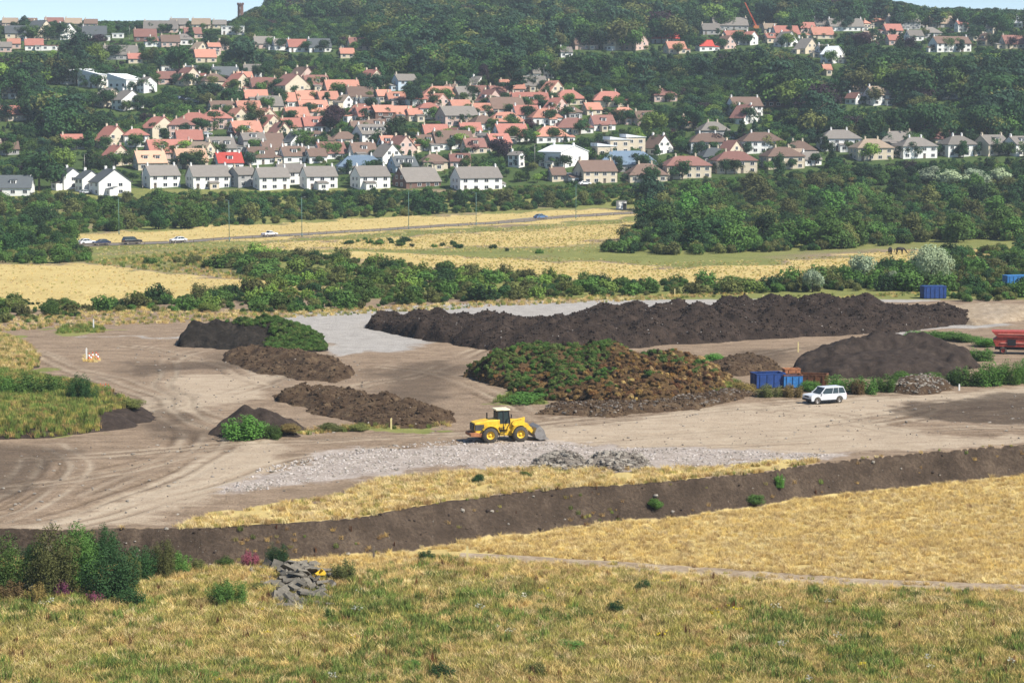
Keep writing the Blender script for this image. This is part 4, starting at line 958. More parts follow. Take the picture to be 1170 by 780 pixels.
for q, (x, yb, wd, hp, lf) in enumerate([(1062, 212, 30, 24, 'leaf_silver'), (1085, 216, 34, 26, 'leaf_silver'), (1112, 214, 34, 24, 'leaf_silver'), (1140, 210, 26, 20, 'leaf_silver'), (990, 206, 20, 16, 'leaf_rust'), (975, 216, 18, 14, 'leaf_rust'), (785, 283, 12, 26, 'leaf_rust'), (805, 282, 12, 24, 'leaf_rust')]):
    X, Y, zg = hit(x, yb); s = ppm(Y)
    tree(X, Y, hp / s, wd / s, 'round' if lf == 'leaf_silver' else 'tall', lf, ['leftmost silvery willow at the thicket top, right', 'second silvery willow at the thicket top, right', 'third silvery willow at the thicket top, right', 'rightmost silvery willow at the thicket top', 'brownish yellow tree below the right-hand houses', 'smaller brownish tree below the right-hand houses', 'browning slim tree at the left thicket edge', 'browning slim tree just inside the left thicket edge'][q]); TREES_N += 1
# pale willows and scrub behind the yard on the right
for q, (x, yb, wd, hp, lb) in enumerate([(1063, 330, 58, 58, 'large silvery willow behind the far blue container'), (985, 322, 34, 36, 'silvery willow left of the grazing horses'), (928, 334, 30, 30, 'small silvery willow above the dark windrow'), (1020, 330, 18, 24, 'little silvery willow below the grazing horses')]):
    X, Y, zg = hit(x, yb); s = ppm(Y)
    tree(X, Y, hp / s, wd / s, 'willow', 'leaf_silver', lb, fine=(q == 0)); TREES_N += 1
T4 = [(850, 336), (900, 322), (960, 312), (1000, 308), (1050, 300), (1080, 288), (1190, 284), (1190, 340), (1100, 348), (1050, 332), (950, 333)]
grove(T4, 75, 3.2, (2.2, 4.6), (1.0, 1.5), ['leaf_mid', 'leaf_mid', 'leaf_dark', 'leaf_olive'], 'bush in the scrub behind the far blue container', 'scrub behind the yard, right', 14, isbush=True)
B1 = [(245, 305), (260, 292), (330, 290), (440, 300), (480, 308), (560, 312), (640, 320), (740, 322), (850, 326), (862, 336), (740, 337), (600, 343), (500, 347), (420, 353), (340, 358), (230, 357), (110, 357), (120, 346), (250, 335), (330, 328)]
grove(B1, 175, 2.7, (1.8, 3.8), (1.1, 1.7), ['leaf_mid', 'leaf_dark', 'leaf_olive', 'leaf_mid', 'leaf_light', 'leaf_olive'], 'bush in the hedge belt behind the yard', 'hedge belt behind the yard', 15, isbush=True)
B2 = [(-30, 372), (-30, 338), (60, 345), (110, 352), (90, 364), (40, 368)]
grove(B2, 22, 2.2, (1.2, 2.6), (1.1, 1.6), ['leaf_mid', 'leaf_olive', 'leaf_light'], 'bush at the far left yard edge', 'bushes at the far left yard edge', 16, isbush=True)
B3 = [(380, 277), (430, 272), (520, 280), (640, 290), (640, 293), (520, 285), (400, 280)]
grove(B3, 22, 3.0, (.8, 1.8), (1.2, 2.0), ['leaf_dark', 'leaf_mid'], 'bush in the low line across the far field', 'low bush line in the far field', 17, isbush=True)
grove([(150, 300), (200, 290), (240, 298), (250, 305), (180, 306)], 9, 3, (.8, 2.2), (1.2, 1.6), ['leaf_mid', 'leaf_olive'], 'bush on the verge left of the hedge belt', 'small verge bushes left of the hedge belt', 18, isbush=True)
# the rest of the town's and hill's trees: the nearest are things, the others one wooded mass
SRC = []
for kd, k, mt in [('round', 0, 'leaf_dark'), ('round', 1, 'leaf_dark'), ('round', 2, 'leaf_mid'), ('tall', 0, 'leaf_dark'), ('tall', 1, 'leaf_conifer'), ('round', 3, 'leaf_conifer'), ('conifer', 0, 'leaf_conifer'), ('cedar', 0, 'leaf_conifer'), ('round', 0, 'leaf_light'), ('round', 1, 'leaf_copper'), ('willow', 1, 'leaf_olive'), ('round', 2, 'leaf_dark')]:
    V, Q = leaf_cloud(300 + len(SRC), [(a * 1.15, b * 1.15, c, d * 1.15, e * 1.15, f) for a, b, c, d, e, f in crown_lobes(k * 7 + 3, kd)], 1300, .075, inner=.35)
    tm = trunk_get(kd, k); tv = np.empty(len(tm.vertices) * 3, np.float32); tm.vertices.foreach_get('co', tv)
    tv = tv.reshape(-1, 3); nq = len(Q)
    fs = [tuple(int(i) for i in q) for q in Q] + [tuple(int(i) + len(V) for i in p.vertices) for p in tm.polygons]
    me = bpy.data.meshes.new('woodland_tree'); me.from_pydata([tuple(map(float, v)) for v in np.vstack([V, tv])], [], fs)
    me.materials.append(M[mt]); me.materials.append(M['bark'])
    me.polygons.foreach_set('material_index', [0] * nq + [1] * (len(fs) - nq)); me.update()
    SRC.append((me, None, kd, mt))
OPEN = [[(140, 52), (185, 50), (178, 38), (150, 38)], [(200, 122), (235, 132), (228, 118), (200, 112)], [(525, 33), (620, 33), (620, 20), (530, 22)], [(100, 185), (0, 222), (150, 224), (150, 216)]]
wp, wr_, ws, wi = [], [], [], []
gw = random.Random(99); cand = []
yy = 744.0; CP = []
while yy < 1790:
    step = 5.8 if yy < 1000 else 7.6
    xx = -.262 * yy
    while xx < .262 * yy:
        CP.append((xx + gw.uniform(-.45, .45) * step, yy + gw.uniform(-.45, .45) * step)); xx += step
    yy += step * .9
CP = np.array(CP); CZ = Z(CP[:, 0], CP[:, 1]); CU, CV = project(CP[:, 0], CP[:, 1], CZ)
if True:
    for X, Y, zg, px, py in zip(CP[:, 0].tolist(), CP[:, 1].tolist(), CZ.tolist(), CU.tolist(), CV.tolist()):
        if any(inpoly(px, py, o) for o in OPEN): continue
        if px > 300 and Y > 1600 and py < -6: continue
        s = ppm(Y)
        forest = (py < 105 and px > 420 and Y > 960) or (px > 870 and py < 165) or (px < 130 and 45 < py < 165) or Y > 1280 or (140 < px < 330 and 60 < py < 80)
        ok = False
        for h in ((gw.uniform(8, 18), gw.uniform(6, 9)) if forest else (gw.uniform(4.5, 7.5),)) + (gw.uniform(2.6, 4.0), 1.7):
            if Y > 1000: h = min(h, max(.8, (py - np.interp(px, [0, 265, 285, 310, 330, 940, 1000, 1060, 1170], [25, 25, 14, 2, -60, -60, -2, 9, 12]) - gw.uniform(-2, 2)) / s))
            wd = h * 1.05
            if covers(px, py, wd * s / 2, h * s, Y) <= .03: ok = True; break
        if not ok: continue
        cl = vnoise(X * .02, Y * .02, 5)
        r = gw.random()
        if forest: i = gw.choice([0, 1, 3, 4, 5, 6, 7, 11, 0, 1, 2, 2, 10]) if r < .93 else gw.choice([8, 9, 10, 2])
        else: i = gw.choice([0, 1, 2, 3, 5, 11, 2, 0, 2]) if r < .88 else gw.choice([8, 9, 10, 6])
        cand.append((h * s, X, Y, zg, h, i, px, py))
vis = [c for c in cand if c[2] < 960 and 0 < c[6] < 1170 and c[7] > 95]
vis.sort(key=lambda c: -c[0])
solo = set(id(c) for c in vis[:max(0, 300 - TREES_N)])
AREA = [(0, 130, 'in the left wood by the red-roofed cottage'), (130, 260, 'among the gables left of the estate'), (260, 420, 'among the orange-roofed estate'), (420, 560, 'among the houses mid-estate'), (560, 700, 'around the red hip-roofed houses'), (700, 870, 'between the flats and white two-storey house'), (870, 1400, 'in the wood behind the right-hand houses')]
for c in cand:
    hp, X, Y, zg, h, i, px, py = c
    if id(c) in solo:
        ar = [a for a in AREA if px < a[1]][0][2]
        tree(X, Y, h, h * .95, SRC[i][2], SRC[i][3], '%s tree %s' % (LEAFNAME[SRC[i][3]], ar), 'trees ' + ar); TREES_N += 1
    else:
        wp.append((X, Y, zg - .05)); wr_.append(gw.random() * 6.28); ws.append(h * gw.uniform(.95, 1.05)); wi.append(i)
gn_stuff('woodland', wp, wr_, ws, wi, [(a, None) for a, b, c, d in SRC], 'dark woods covering the hill and gardens between houses')
print('trees', TREES_N, 'woodland', len(wp))

# ------------------------------------------------------------------ undergrowth that fills the belts and thickets
def scatter_px(poly, dens, seed):
    """points spread evenly over the ground inside a region"""
    g = np.random.default_rng(seed); pw = wpoly(poly)
    lo, hi = pw.min(0), pw.max(0); n = int((hi - lo).prod() * dens)
    P = lo + g.random((n, 2)) * (hi - lo)
    P = P[sdf(P, pw) > 0]
    return P, g
UG = [(T1, .075, 1.0, 2.6), (T2, .09, 1.2, 3), (T3, .075, 1.6, 3.6), (T4, .12, .9, 2.2), (B1, .13, .6, 1.5), (B2, .2, .4, 1.0), ([(-20, 232), (-20, 228), (160, 228), (330, 222), (500, 222), (640, 215), (760, 213), (860, 204), (930, 200), (1190, 186), (1190, 200), (930, 208), (760, 226), (500, 229), (160, 234)], .22, .9, 2.2)]
pp, rr, ss, ii = [], [], [], []
for q, (pl, de, a, b) in enumerate(UG):
    P, g = scatter_px(pl, de, 500 + q)
    sc_ = a + (b - a) * g.random(len(P))
    pp.append(np.column_stack([P, Z(P[:, 0], P[:, 1]) - .1])); rr.append(g.random(len(P)) * 6.28); ss.append(sc_ * 1.15); ii.append(g.integers(0, 8, len(P)))
gn_stuff('undergrowth', np.vstack(pp), np.concatenate(rr), np.concatenate(ss), np.concatenate(ii),
         [(crown_get('bush', k % 5), M[m]) for k, m in enumerate(['leaf_mid', 'leaf_dark', 'leaf_mid', 'leaf_olive', 'leaf_dark', 'leaf_mid', 'leaf_olive', 'leaf_mid'])], 'low green undergrowth filling the thickets and hedge belts')

# ------------------------------------------------------------------ heaps
HEAPS = []
def mound(name, label, cat, pts, H, mat, slope=.75, amp=.5, wave=2.5, res=.4, seed=1, group=None, ridge=0.0, sharp=1.0, warp=1.0, peaks=None, keep=.78, steep=1.3):
    pw = np.array([G(*p) for p in pts]); c = pw.mean(0)
    lo, hi = pw.min(0) - 2, pw.max(0) + 2
    xs = np.arange(lo[0], hi[0], res); ys = np.arange(lo[1], hi[1], res)
    xg, yg = np.meshgrid(xs, ys); P = np.column_stack([xg.ravel(), yg.ravel()])
    wx = P + warp * np.column_stack([(fbm(P[:, 0] * .35, P[:, 1] * .35, seed, 3) - .5) * 2.4, (fbm(P[:, 0] * .35, P[:, 1] * .35, seed + 9, 3) - .5) * 3.0])
    d = sdf(wx, pw)
    Hh = H if not callable(H) else H(CX + F * P[:, 0] / P[:, 1])
    Hh = Hh * (.82 + .5 * (fbm(P[:, 0] / (wave * 2.2), P[:, 1] / (wave * 2.2), seed + 60, 2) - .3))
    ln = np.maximum(d, 0) * slope
    base = ln * Hh / (ln ** 4 + np.maximum(Hh, .05) ** 4 + 1e-9) ** .25            # slope of repose under a rounded crest
    bl = 1 - np.abs(2 * fbm(P[:, 0] / wave, P[:, 1] / wave, seed + 20, 4) - 1) * 1.6
    big = fbm(P[:, 0] / (wave * 3), P[:, 1] / (wave * 3), seed + 33, 2) - .5
    fine_ = fbm(P[:, 0] / (wave * .3), P[:, 1] / (wave * .3), seed + 43, 3) - .5
    rg = 0
    if ridge:        # tipped loads side by side
        q = (P[:, 0] * .86 + P[:, 1] * .5) / ridge + 1.3 * big
        rg = np.abs(np.sin(q * math.pi)) - .6
    if peaks is not None:       # tipped loads: cones at the angle of repose
        cz_ = np.zeros(len(P))
        for (cx_, cy_, ch_, cr_) in peaks:
            rr_ = np.hypot(wx[:, 0] - cx_, wx[:, 1] - cy_) / cr_
            cz_ = np.maximum(cz_, ch_ * np.maximum(0, 1.12 - rr_ ** 1.15))
        base = np.where(d > 0, np.maximum(base * keep, np.minimum(cz_, np.maximum(d, 0) * steep + .2)), 0)
    k = np.clip(d / 1.2, 0, 1)
    z = base + k * amp * (bl * .55 + big * 1.1 + fine_ * .5 + rg * .9)
    z = np.where(d < 0, d * .55, np.maximum(z, .02)) + Z(P[:, 0], P[:, 1])
    ok = (d > -res * 1.6).reshape(xg.shape)
    ix = np.arange(len(P)).reshape(xg.shape)
    qk = ok[:-1, :-1] & ok[:-1, 1:] & ok[1:, 1:] & ok[1:, :-1]
    Q = np.stack([ix[:-1, :-1], ix[:-1, 1:], ix[1:, 1:], ix[1:, :-1]], -1)[qk]
    used = np.unique(Q); mp = np.full(len(P), -1); mp[used] = np.arange(len(used))
    cz = float(Z(c[0], c[1]))
    V = np.column_stack([P - c, z - cz])[used]
    o = put(name, npmesh(name, V, mp[Q], [mat]), None, (c[0], c[1], cz)); tag(o, label, cat, group)
    HEAPS.append((o, V, c, cz, d[used]))
    return o, V, d[used]
CHEAP = lambda u: np.interp(u, [410, 430, 500, 600, 720, 820, 900, 980, 1060, 1110], [1.4, 2.0, 2.5, 3.1, 3.5, 3.5, 3.7, 3.3, 2.2, 1.0])
gwc = random.Random(8); WCONES = []
for q in range(130):
    u = gwc.uniform(424, 1095); v0 = np.interp(u, [418, 480, 560, 640, 720, 800, 880, 960, 1050, 1110], [369, 371, 374, 374, 369, 363, 359, 358, 359, 363]); v1 = np.interp(u, [418, 470, 530, 600, 680, 760, 850, 950, 1040, 1108], [373, 382, 391, 398, 397, 390, 384, 379, 374, 369])
    v = v0 + (v1 - v0) * gwc.random(); WCONES.append((*G(u, v), float(CHEAP(u)) * gwc.uniform(.74, .98), gwc.uniform(4.5, 6.5)))
mound('compost_windrow', 'very long dark compost windrow across the back of the yard', 'heap',
      [(418, 374), (470, 386), (530, 396), (600, 403), (680, 402), (760, 395), (850, 389), (950, 384), (1040, 378), (1108, 370), (1110, 362), (1050, 357), (960, 356), (880, 357), (800, 361), (720, 367), (640, 372), (560, 372), (480, 369), (430, 368)],
      CHEAP, M['compost'], .72, .8, 2.4, .36, 3, keep=.62, peaks=WCONES)
mound('soil_stockpile', 'black steep-cut soil stockpile with overgrown right slope', 'heap', [(203, 395), (250, 399), (305, 402), (350, 404), (374, 401), (366, 389), (330, 383), (280, 381), (218, 386)], 2.9, M['black_soil'], 1.2, .7, 1.5, .22, 5, warp=1.2, keep=.15, steep=2.6, peaks=[(*G(a, b), h, r) for a, b, h, r in [(222, 391, 2.6, 6.0), (250, 391, 2.7, 6.5), (280, 391, 2.8, 6.5), (308, 390, 3.1, 6.5), (330, 392, 2.3, 5.5), (348, 395, 1.4, 5), (362, 397, .8, 4)]])
OVG = HEAPS[-1]
mound('brown_compost_heap', 'brown compost heap in front of the black stockpile', 'heap', [(252, 411), (300, 426), (340, 434), (382, 438), (405, 432), (395, 419), (350, 405), (300, 398), (258, 400)], 1.0, M['brown_heap'], .5, .7, 1.8, .25, 7, keep=.6, peaks=[(*G(a, b), h, r) for a, b, h, r in [(282, 410, 1.3, 3.6), (305, 411, 1.6, 4), (332, 416, 1.5, 4), (356, 422, 1.6, 4), (380, 428, 1.3, 3.6)]])
mound('brown_compost_heap', 'longer brown compost heap left of the yellow loader', 'heap', [(313, 454), (360, 473), (420, 486), (480, 490), (517, 483), (505, 468), (450, 458), (390, 447), (333, 444)], 1.0, M['brown_heap'], .5, .7, 1.8, .24, 9, keep=.6, peaks=[(*G(a, b), h, r) for a, b, h, r in [(350, 457, 1.3, 3.4), (378, 462, 1.6, 3.8), (408, 466, 1.5, 3.8), (436, 470, 1.65, 3.8), (466, 475, 1.5, 3.6), (490, 479, 1.2, 3.4)]])
mound('soil_mound', 'small dark soil mound half covered by a green bush', 'heap', [(236, 497), (290, 502), (335, 499), (350, 491), (330, 483), (290, 478), (255, 484)], 1.2, M['dark_soil'], .6, .35, 1.4, .22, 11, keep=.6, peaks=[(*G(a, b), h, r) for a, b, h, r in [(282, 491, 2.3, 3.2), (300, 491, 2.0, 3.4), (318, 493, 1.2, 2.6), (264, 493, 1.3, 2.6)]])
mound('green_waste_heap', 'large heap of green and brown garden waste mid-yard', 'heap', [(530, 431), (600, 451), (680, 465), (760, 464), (815, 451), (838, 438), (810, 425), (750, 417), (680, 414), (600, 414), (548, 421)], 2.5, M['green_waste'], .5, 1.3, 3.0, .3, 13, warp=1.6, keep=.5, peaks=[(*G(a, b), h, r) for a, b, h, r in [(578, 434, 2.6, 7), (612, 430, 3.0, 7), (648, 432, 3.4, 8), (690, 430, 3.6, 8), (722, 438, 3.2, 8), (762, 436, 3.2, 8), (796, 440, 2.2, 6), (660, 448, 2.0, 7), (700, 452, 1.8, 6), (750, 452, 1.8, 6)]])
GWH = HEAPS[-1]
mound('rubble_berm', 'low berm of stony rubble at the green waste heap foot', 'rubble', [(605, 473), (700, 475), (800, 466), (866, 452), (856, 446), (790, 456), (700, 464), (640, 464)], .7, M['brown_heap'], .7, .4, 1.0, .25, 15)
BERM = HEAPS[-1]
mound('soil_heap', 'smooth dark brown soil heap behind the white car', 'heap', [(903, 427), (960, 432), (1030, 434), (1085, 430), (1120, 418), (1102, 402), (1040, 397), (960, 399), (918, 411)], 3.0, M['dark_soil'], .55, .6, 1.5, .28, 17, warp=1.2, keep=.72, peaks=[(*G(a, b), h, r) for a, b, h, r in [(955, 419, 2.4, 7), (975, 415, 3.1, 8), (1000, 413, 3.5, 8), (1026, 414, 3.3, 8), (1050, 414, 3.4, 8), (1076, 416, 2.6, 8), (1095, 416, 1.8, 7)]])
mound('compost_ridge', 'low brown ridge left of the blue skips', 'heap', [(793, 424), (840, 429), (897, 423), (882, 414), (830, 412)], 1.2, M['brown_heap'], .6, .4, 1.6, .28, 19)
mound('rubble_heap', 'grey rubble heap nearest the loader bucket', 'rubble', [(604, 535), (640, 539), (676, 535), (668, 526), (640, 521), (612, 526)], .85, M['rubble'], .5, .35, .9, .18, 21)
RB1 = HEAPS[-1]
mound('rubble_heap', 'smaller rubble heap right beside the grey rubble heap', 'rubble', [(664, 535), (705, 539), (742, 533), (732, 526), (700, 521), (672, 526)], .8, M['rubble'], .5, .35, .9, .18, 23)
RB2 = HEAPS[-1]
mound('rubble_heap', 'dark slate rubble heap at the right track edge', 'rubble', [(1010, 446), (1050, 451), (1092, 446), (1082, 437), (1050, 434), (1022, 438)], .8, M['brown_heap'], .6, .4, 1.0, .2, 25)
RB3 = HEAPS[-1]
mound('earth_bank', 'grassy earth bank at the left edge of the yard', 'bank', [(-60, 503), (60, 500), (110, 494), (160, 486), (178, 477), (152, 460), (110, 449), (60, 438), (-60, 430)], 1.5, M['dark_soil'], .45, .5, 3.0, .35, 27)
EBK = HEAPS[-1]
mound('earth_bank', 'dry grassy hump at the far left yard edge', 'bank', [(-60, 428), (20, 430), (44, 420), (40, 400), (8, 386), (-60, 384)], 1.3, M['dark_soil'], .35, .4, 3.0, .4, 29)
EBK2 = HEAPS[-1]
mound('spoil_ridge', 'pale stony spoil ridge at the right end of the windrow', 'heap', [(1060, 366), (1110, 372), (1180, 366), (1200, 356), (1120, 350), (1070, 354)], .9, M['path'], .35, .4, 2.0, .4, 31)

# sources for ground cover
def tuft_mesh(seed, n, h, spread, wd, mat, lean=.35, name='tuft'):
    g = random.Random(seed); v = []; f = []
    for i in range(n):
        a = g.random() * 6.283; r = spread * math.sqrt(g.random()); x, y = r * math.cos(a), r * math.sin(a)
        hh = h * g.uniform(.5, 1.1); b = g.random() * 6.283; ln = hh * lean * g.uniform(.2, 1.5)
        dx, dy = math.cos(b) * ln, math.sin(b) * ln; c = g.random() * 6.283; wx, wy = math.cos(c) * wd / 2, math.sin(c) * wd / 2
        k = len(v)
        v += [(x - wx, y - wy, -.03), (x + wx, y + wy, -.03), (x + dx * .35 + wx * .8, y + dy * .35 + wy * .8, hh * .6), (x + dx * .35 - wx * .8, y + dy * .35 - wy * .8, hh * .6), (x + dx, y + dy, hh)]
        f += [(k, k + 1, k + 2, k + 3), (k + 3, k + 2, k + 4)]
    me = bpy.data.meshes.new(name); me.from_pydata(v, [], f); me.materials.append(mat); me.update(); return me
M['straw'] = foliage('straw', (0.66, 0.50, 0.215), .2, .25, .012, .25)
M['straw_pale'] = foliage('straw_pale', (0.78, 0.64, 0.34), .15, .25, .012, .3)
M['straw_tan'] = foliage('straw_tan', (0.46, 0.31, 0.13), .25, .2, .012, .3)
M['grass_olive'] = foliage('grass_olive', (0.36, 0.33, 0.10), .28, .25, .015, .4)
M['grass_green'] = foliage('grass_green', (0.17, 0.23, 0.055), .35, .25, .02, .5)
M['dock'] = foliage('dock_brown', (0.13, 0.055, 0.025), .3, .1, .01, .5)
M['flower'] = foliage('white_flowers', (0.55, 0.55, 0.45), .2, .2, .01, 1)
M['flower_y'] = foliage('yellow_flowers', (0.6, 0.48, 0.04), .2, .2, .01, 1)
TF = [tuft_mesh(1, 46, .55, .38, .035, M['straw'], .8), tuft_mesh(2, 42, .62, .36, .035, M['straw'], .8), tuft_mesh(3, 46, .5, .4, .04, M['straw_pale'], .8),
      tuft_mesh(4, 40, .55, .36, .04, M['straw_tan'], .8), tuft_mesh(5, 46, .48, .38, .04, M['grass_olive']), tuft_mesh(6, 46, .55, .36, .045, M['grass_olive']),
      tuft_mesh(7, 44, .6, .36, .05, M['grass_green']), tuft_mesh(8, 36, .75, .30, .06, M['grass_green']), tuft_mesh(9, 16, .9, .22, .05, M['dock'], .12)]
def fl_mesh(seed, mat):
    g = random.Random(seed); mb = MB(); v = []
    V, Q = leaf_cloud(seed, [(g.uniform(-.3, .3), g.uniform(-.3, .3), g.uniform(.6, .85), .07, .07, .05) for i in range(7)], 60, .07)
    me = npmesh('flowers', V, Q, [mat], False); return me
TF += [fl_mesh(3, M['flower']), fl_mesh(4, M['flower_y'])]
TSRC = [(m, None) for m in TF]
g = np.random.default_rng(5)
def pick(P, wts, g):
    wts = np.maximum(np.asarray(wts), 0); cs = np.cumsum(wts, 1); r = g.random(len(P)) * cs[:, -1]
    return (cs < r[:, None]).sum(1)
# foreground and right-hand field
n = 62000
Y = 112 + (216 - 112) * g.random(n) ** 1.25; X = (g.random(n) * 2 - 1) * .262 * Y
bt = bank_t(X, Y); k = bt < -.02 + .5 * (fbm(X * .5, Y * .5, 44, 2) - .5); X, Y, bt = X[k], Y[k], bt[k]
PATHW = np.array([hit(*p)[:2] for p in [(480, 632), (540, 634), (640, 642), (760, 651), (880, 660), (1000, 667), (1100, 671), (1280, 677)]])
dpath = np.full(len(X), 99.0)
for a, b in zip(PATHW[:-1], PATHW[1:]):
    e = b - a; wv = np.column_stack([X, Y]) - a; t = np.clip((wv @ e) / (e @ e), 0, 1); dpath = np.minimum(dpath, np.hypot(*(wv - t[:, None] * e).T))
k = (dpath > .95 + .7 * fbm(X * .7, Y * .7, 55, 2)) | ((dpath < .16) & (fbm(X * .4, Y * .4, 56, 2) > .5)); X, Y, dpath = X[k], Y[k], dpath[k]
ypath = np.interp(X, PATHW[:, 0], PATHW[:, 1], left=168, right=PATHW[-1, 1])
near = np.clip((ypath + 1 - Y) / 10, 0, 1)                      # below the path: greener, mixed
n1 = fbm(X * .10, Y * .10, 201, 4); n2 = fbm(X * .35, Y * .30, 202, 3); n3 = fbm(X * .16, Y * .16, 203, 3)
gr = near * np.clip((n1 - .40) * 6, 0, 1) * np.clip((n2 - .3) * 3, 0, 1)
leftdry = np.clip((-18 - X) / 6, 0, 1) * np.clip((Y - 150) / 8, 0, 1)
gr = gr * (1 - .7 * leftdry)
ol = near * (.6 + np.clip((n2 - .38) * 4, 0, 1) * 1.2)
tan = np.clip((n3 - .52) * 6, 0, 1) * (.3 + .45 * near)
W = np.column_stack([1.0 - .55 * near, 1.0 - .55 * near, .9 * (1 - .5 * near) * (n2 > .42), 0.12 + 1.0 * tan, ol * 1.3, ol, gr * 2.0, gr * .9, .015 * near + .04 * near * (n3 > .55), 0.014 * near * (n1 > .52), .010 * near * (n2 > .55)])
ids = pick(X, W, g)
gn_stuff('field_grass', np.column_stack([X, Y, Z(X, Y)]), g.random(len(X)) * 6.28, (.5 + .55 * g.random(len(X))) * (.8 + .35 * near) + .25 * near * (n2 > .55), ids, TSRC, 'dry straw-coloured grass and weeds of the foreground fields', tilt=(g.random(len(X)) - .5) * .3)
# strip of grass on the plateau edge, bank foot, heap covers, mid fields
def cover(P, ids, scl, name, label, zfun=None, parent=None, src=TSRC):
    zz = Z(P[:, 0], P[:, 1]) if zfun is None else zfun
    return gn_stuff(name, np.column_stack([P, zz]), g.random(len(P)) * 6.28, scl, ids, src, label, parent)
P, g = scatter_px([(p[0], p[1] + (9 if i > 11 else 0)) for i, p in enumerate(STRIP)], 5.0, 61)
P = P[bank_t(P[:, 0], P[:, 1]) > 1.03]
P = P[fbm(P[:, 0] * .4, P[:, 1] * .4, 91, 3) > .36]
cover(P, g.choice([0, 1, 2, 2, 3, 4], len(P)), .5 + .5 * g.random(len(P)), 'verge_grass', 'strip of dry grass along the top of the bank')
Yb = 160 + 60 * g.random(7000); Xb = (g.random(7000) * 2 - 1) * .25 * Yb; bt = bank_t(Xb, Yb)
k = (bt > .02) & (bt < 1.0) & (fbm(Xb * .25, Yb * .3, 95, 3) > .56); P = np.column_stack([Xb, Yb])[k]
cover(P, g.choice([3, 3, 4, 6, 8], len(P)), .3 + .45 * g.random(len(P)), 'bank_weeds', 'sparse weeds growing on the dark earth bank')
k = (bt > .03) & (bt < 1.02) & ~k; PB = np.column_stack([Xb, Yb])[k]
k = (bt > .98) & (bt < 1.3) & (fbm(Xb * .3, Yb * .2, 96, 3) > .5); P = np.column_stack([Xb, Yb])[k]
cover(P, g.choice([0, 3, 4, 4, 6, 2], len(P)), .25 + .4 * g.random(len(P)), 'lip_grass', 'ragged grass along the lip of the bank')
pp, ii, ss = [], [], []
for pl, de, ch, a, b in [(FIELD_L, .22, [0, 1, 2, 2, 4], .3, .65), (FIELD_R, .22, [0, 1, 2, 4, 4], .3, .65), (VERGE, .15, [0, 2, 4], .3, .65), (VERGE2, .25, [0, 2, 4, 5, 4], .3, .65), ([(110, 282), (480, 264), (720, 250), (740, 270), (690, 290), (480, 288), (250, 290), (110, 300)], .35, [0, 4, 5, 4, 2], .3, .7), ([(480, 306), (700, 324), (900, 322), (1050, 306), (1050, 284), (900, 296), (760, 300), (600, 292), (480, 292)], .4, [0, 4, 5, 4, 2], .3, .7),
                         ([(90, 300), (240, 285), (330, 287), (260, 300), (250, 308), (330, 324), (180, 310)], .5, [0, 4, 5, 6, 7, 3], .6, 1.2), ([(-20, 368), (100, 352), (330, 356), (420, 352), (600, 342), (860, 334), (860, 338), (600, 349), (430, 358), (330, 364), (90, 374), (-20, 380)], .9, [0, 2, 3, 4, 4, 6, 1], .5, 1.1)]:
    P, g = scatter_px(pl, de, 62 + len(pp)); pp.append(P); ii.append(g.choice(ch, len(P))); ss.append(a + (b - a) * g.random(len(P)))
cover(np.vstack(pp), np.concatenate(ii), np.concatenate(ss), 'far_field_grass', 'rough dry grass of the far fields and verges')
# weeds in patches on the yard
pp, ii, ss = [], [], []
for pl, de, ch, a, b in [([(62, 381), (120, 380), (118, 373), (75, 372)], 2, [6, 7, 5], .5, 1.1), ([(560, 461), (622, 462), (618, 453), (575, 452)], 2, [6, 7], .5, 1.0), ([(335, 498), (420, 491), (515, 488), (512, 484), (440, 483), (355, 491)], 2.0, [4, 5, 3, 6, 0], .5, 1.0),
                         ([(95, 414), (113, 414), (112, 407), (97, 407)], 3, [0, 2], .6, 1.0), ([(870, 338), (1060, 334), (1060, 338), (900, 343)], .5, [4, 6, 0], .5, 1.0), ([(800, 450), (830, 446), (850, 440), (830, 432), (805, 440)], 2, [6, 7, 5], .5, 1.0)]:
    P, g = scatter_px(pl, de, 82 + len(pp)); pp.append(P); ii.append(g.choice(ch, len(P))); ss.append(a + (b - a) * g.random(len(P)))
cover(np.vstack(pp), np.concatenate(ii), np.concatenate(ss), 'yard_weeds', 'patches of green weeds on the bare yard')
def on_heap(H, n, seed, cond=None):
    o, V, c, cz, d = H; g = np.random.default_rng(seed)
    k = np.where(d > .15)[0]
    k = g.choice(k, min(n, len(k)), replace=False); Q = V[k]
    if cond is not None: Q = Q[cond(Q + np.array([c[0], c[1], cz]))]
    return Q, g
# garden waste lying on its heap
Q, g = on_heap(GWH, 7000, 71)
cxw = Q[:, 0]; nz = fbm(Q[:, 0] * .38, Q[:, 1] * .38, 301, 3)
gl = np.clip((.55 - (cxw + 5) / 11 + (nz - .5) * 4.5 + (Q[:, 2] - 2.2) * .6) * 1.6 + .2, 0, 1)
W = np.column_stack([gl * .8, gl * .9, (1 - gl) * 1.1, (1 - gl) * (nz > .52) * .9, .2 + 0 * gl, (1 - gl) * .35])
ids = pick(Q, W, g)
GWS = [(crown_get('bush', 0), foliage('wilted_green', (0.13, 0.18, 0.05), .35, .1)), (crown_get('bush', 1), M['leaf_mid']), (crown_get('bush', 2), foliage('brown_cuttings', (0.21, 0.13, 0.06), .4, .1)), (crown_get('bush', 3), foliage('straw_cuttings', (0.48, 0.34, 0.15), .3, .1)), (crown_get('bush', 4), foliage('dark_cuttings', (0.04, 0.028, 0.018), .4, .05)), (crown_get('bush', 0), foliage('rust_cuttings', (0.24, 0.125, 0.05), .35, .1))]
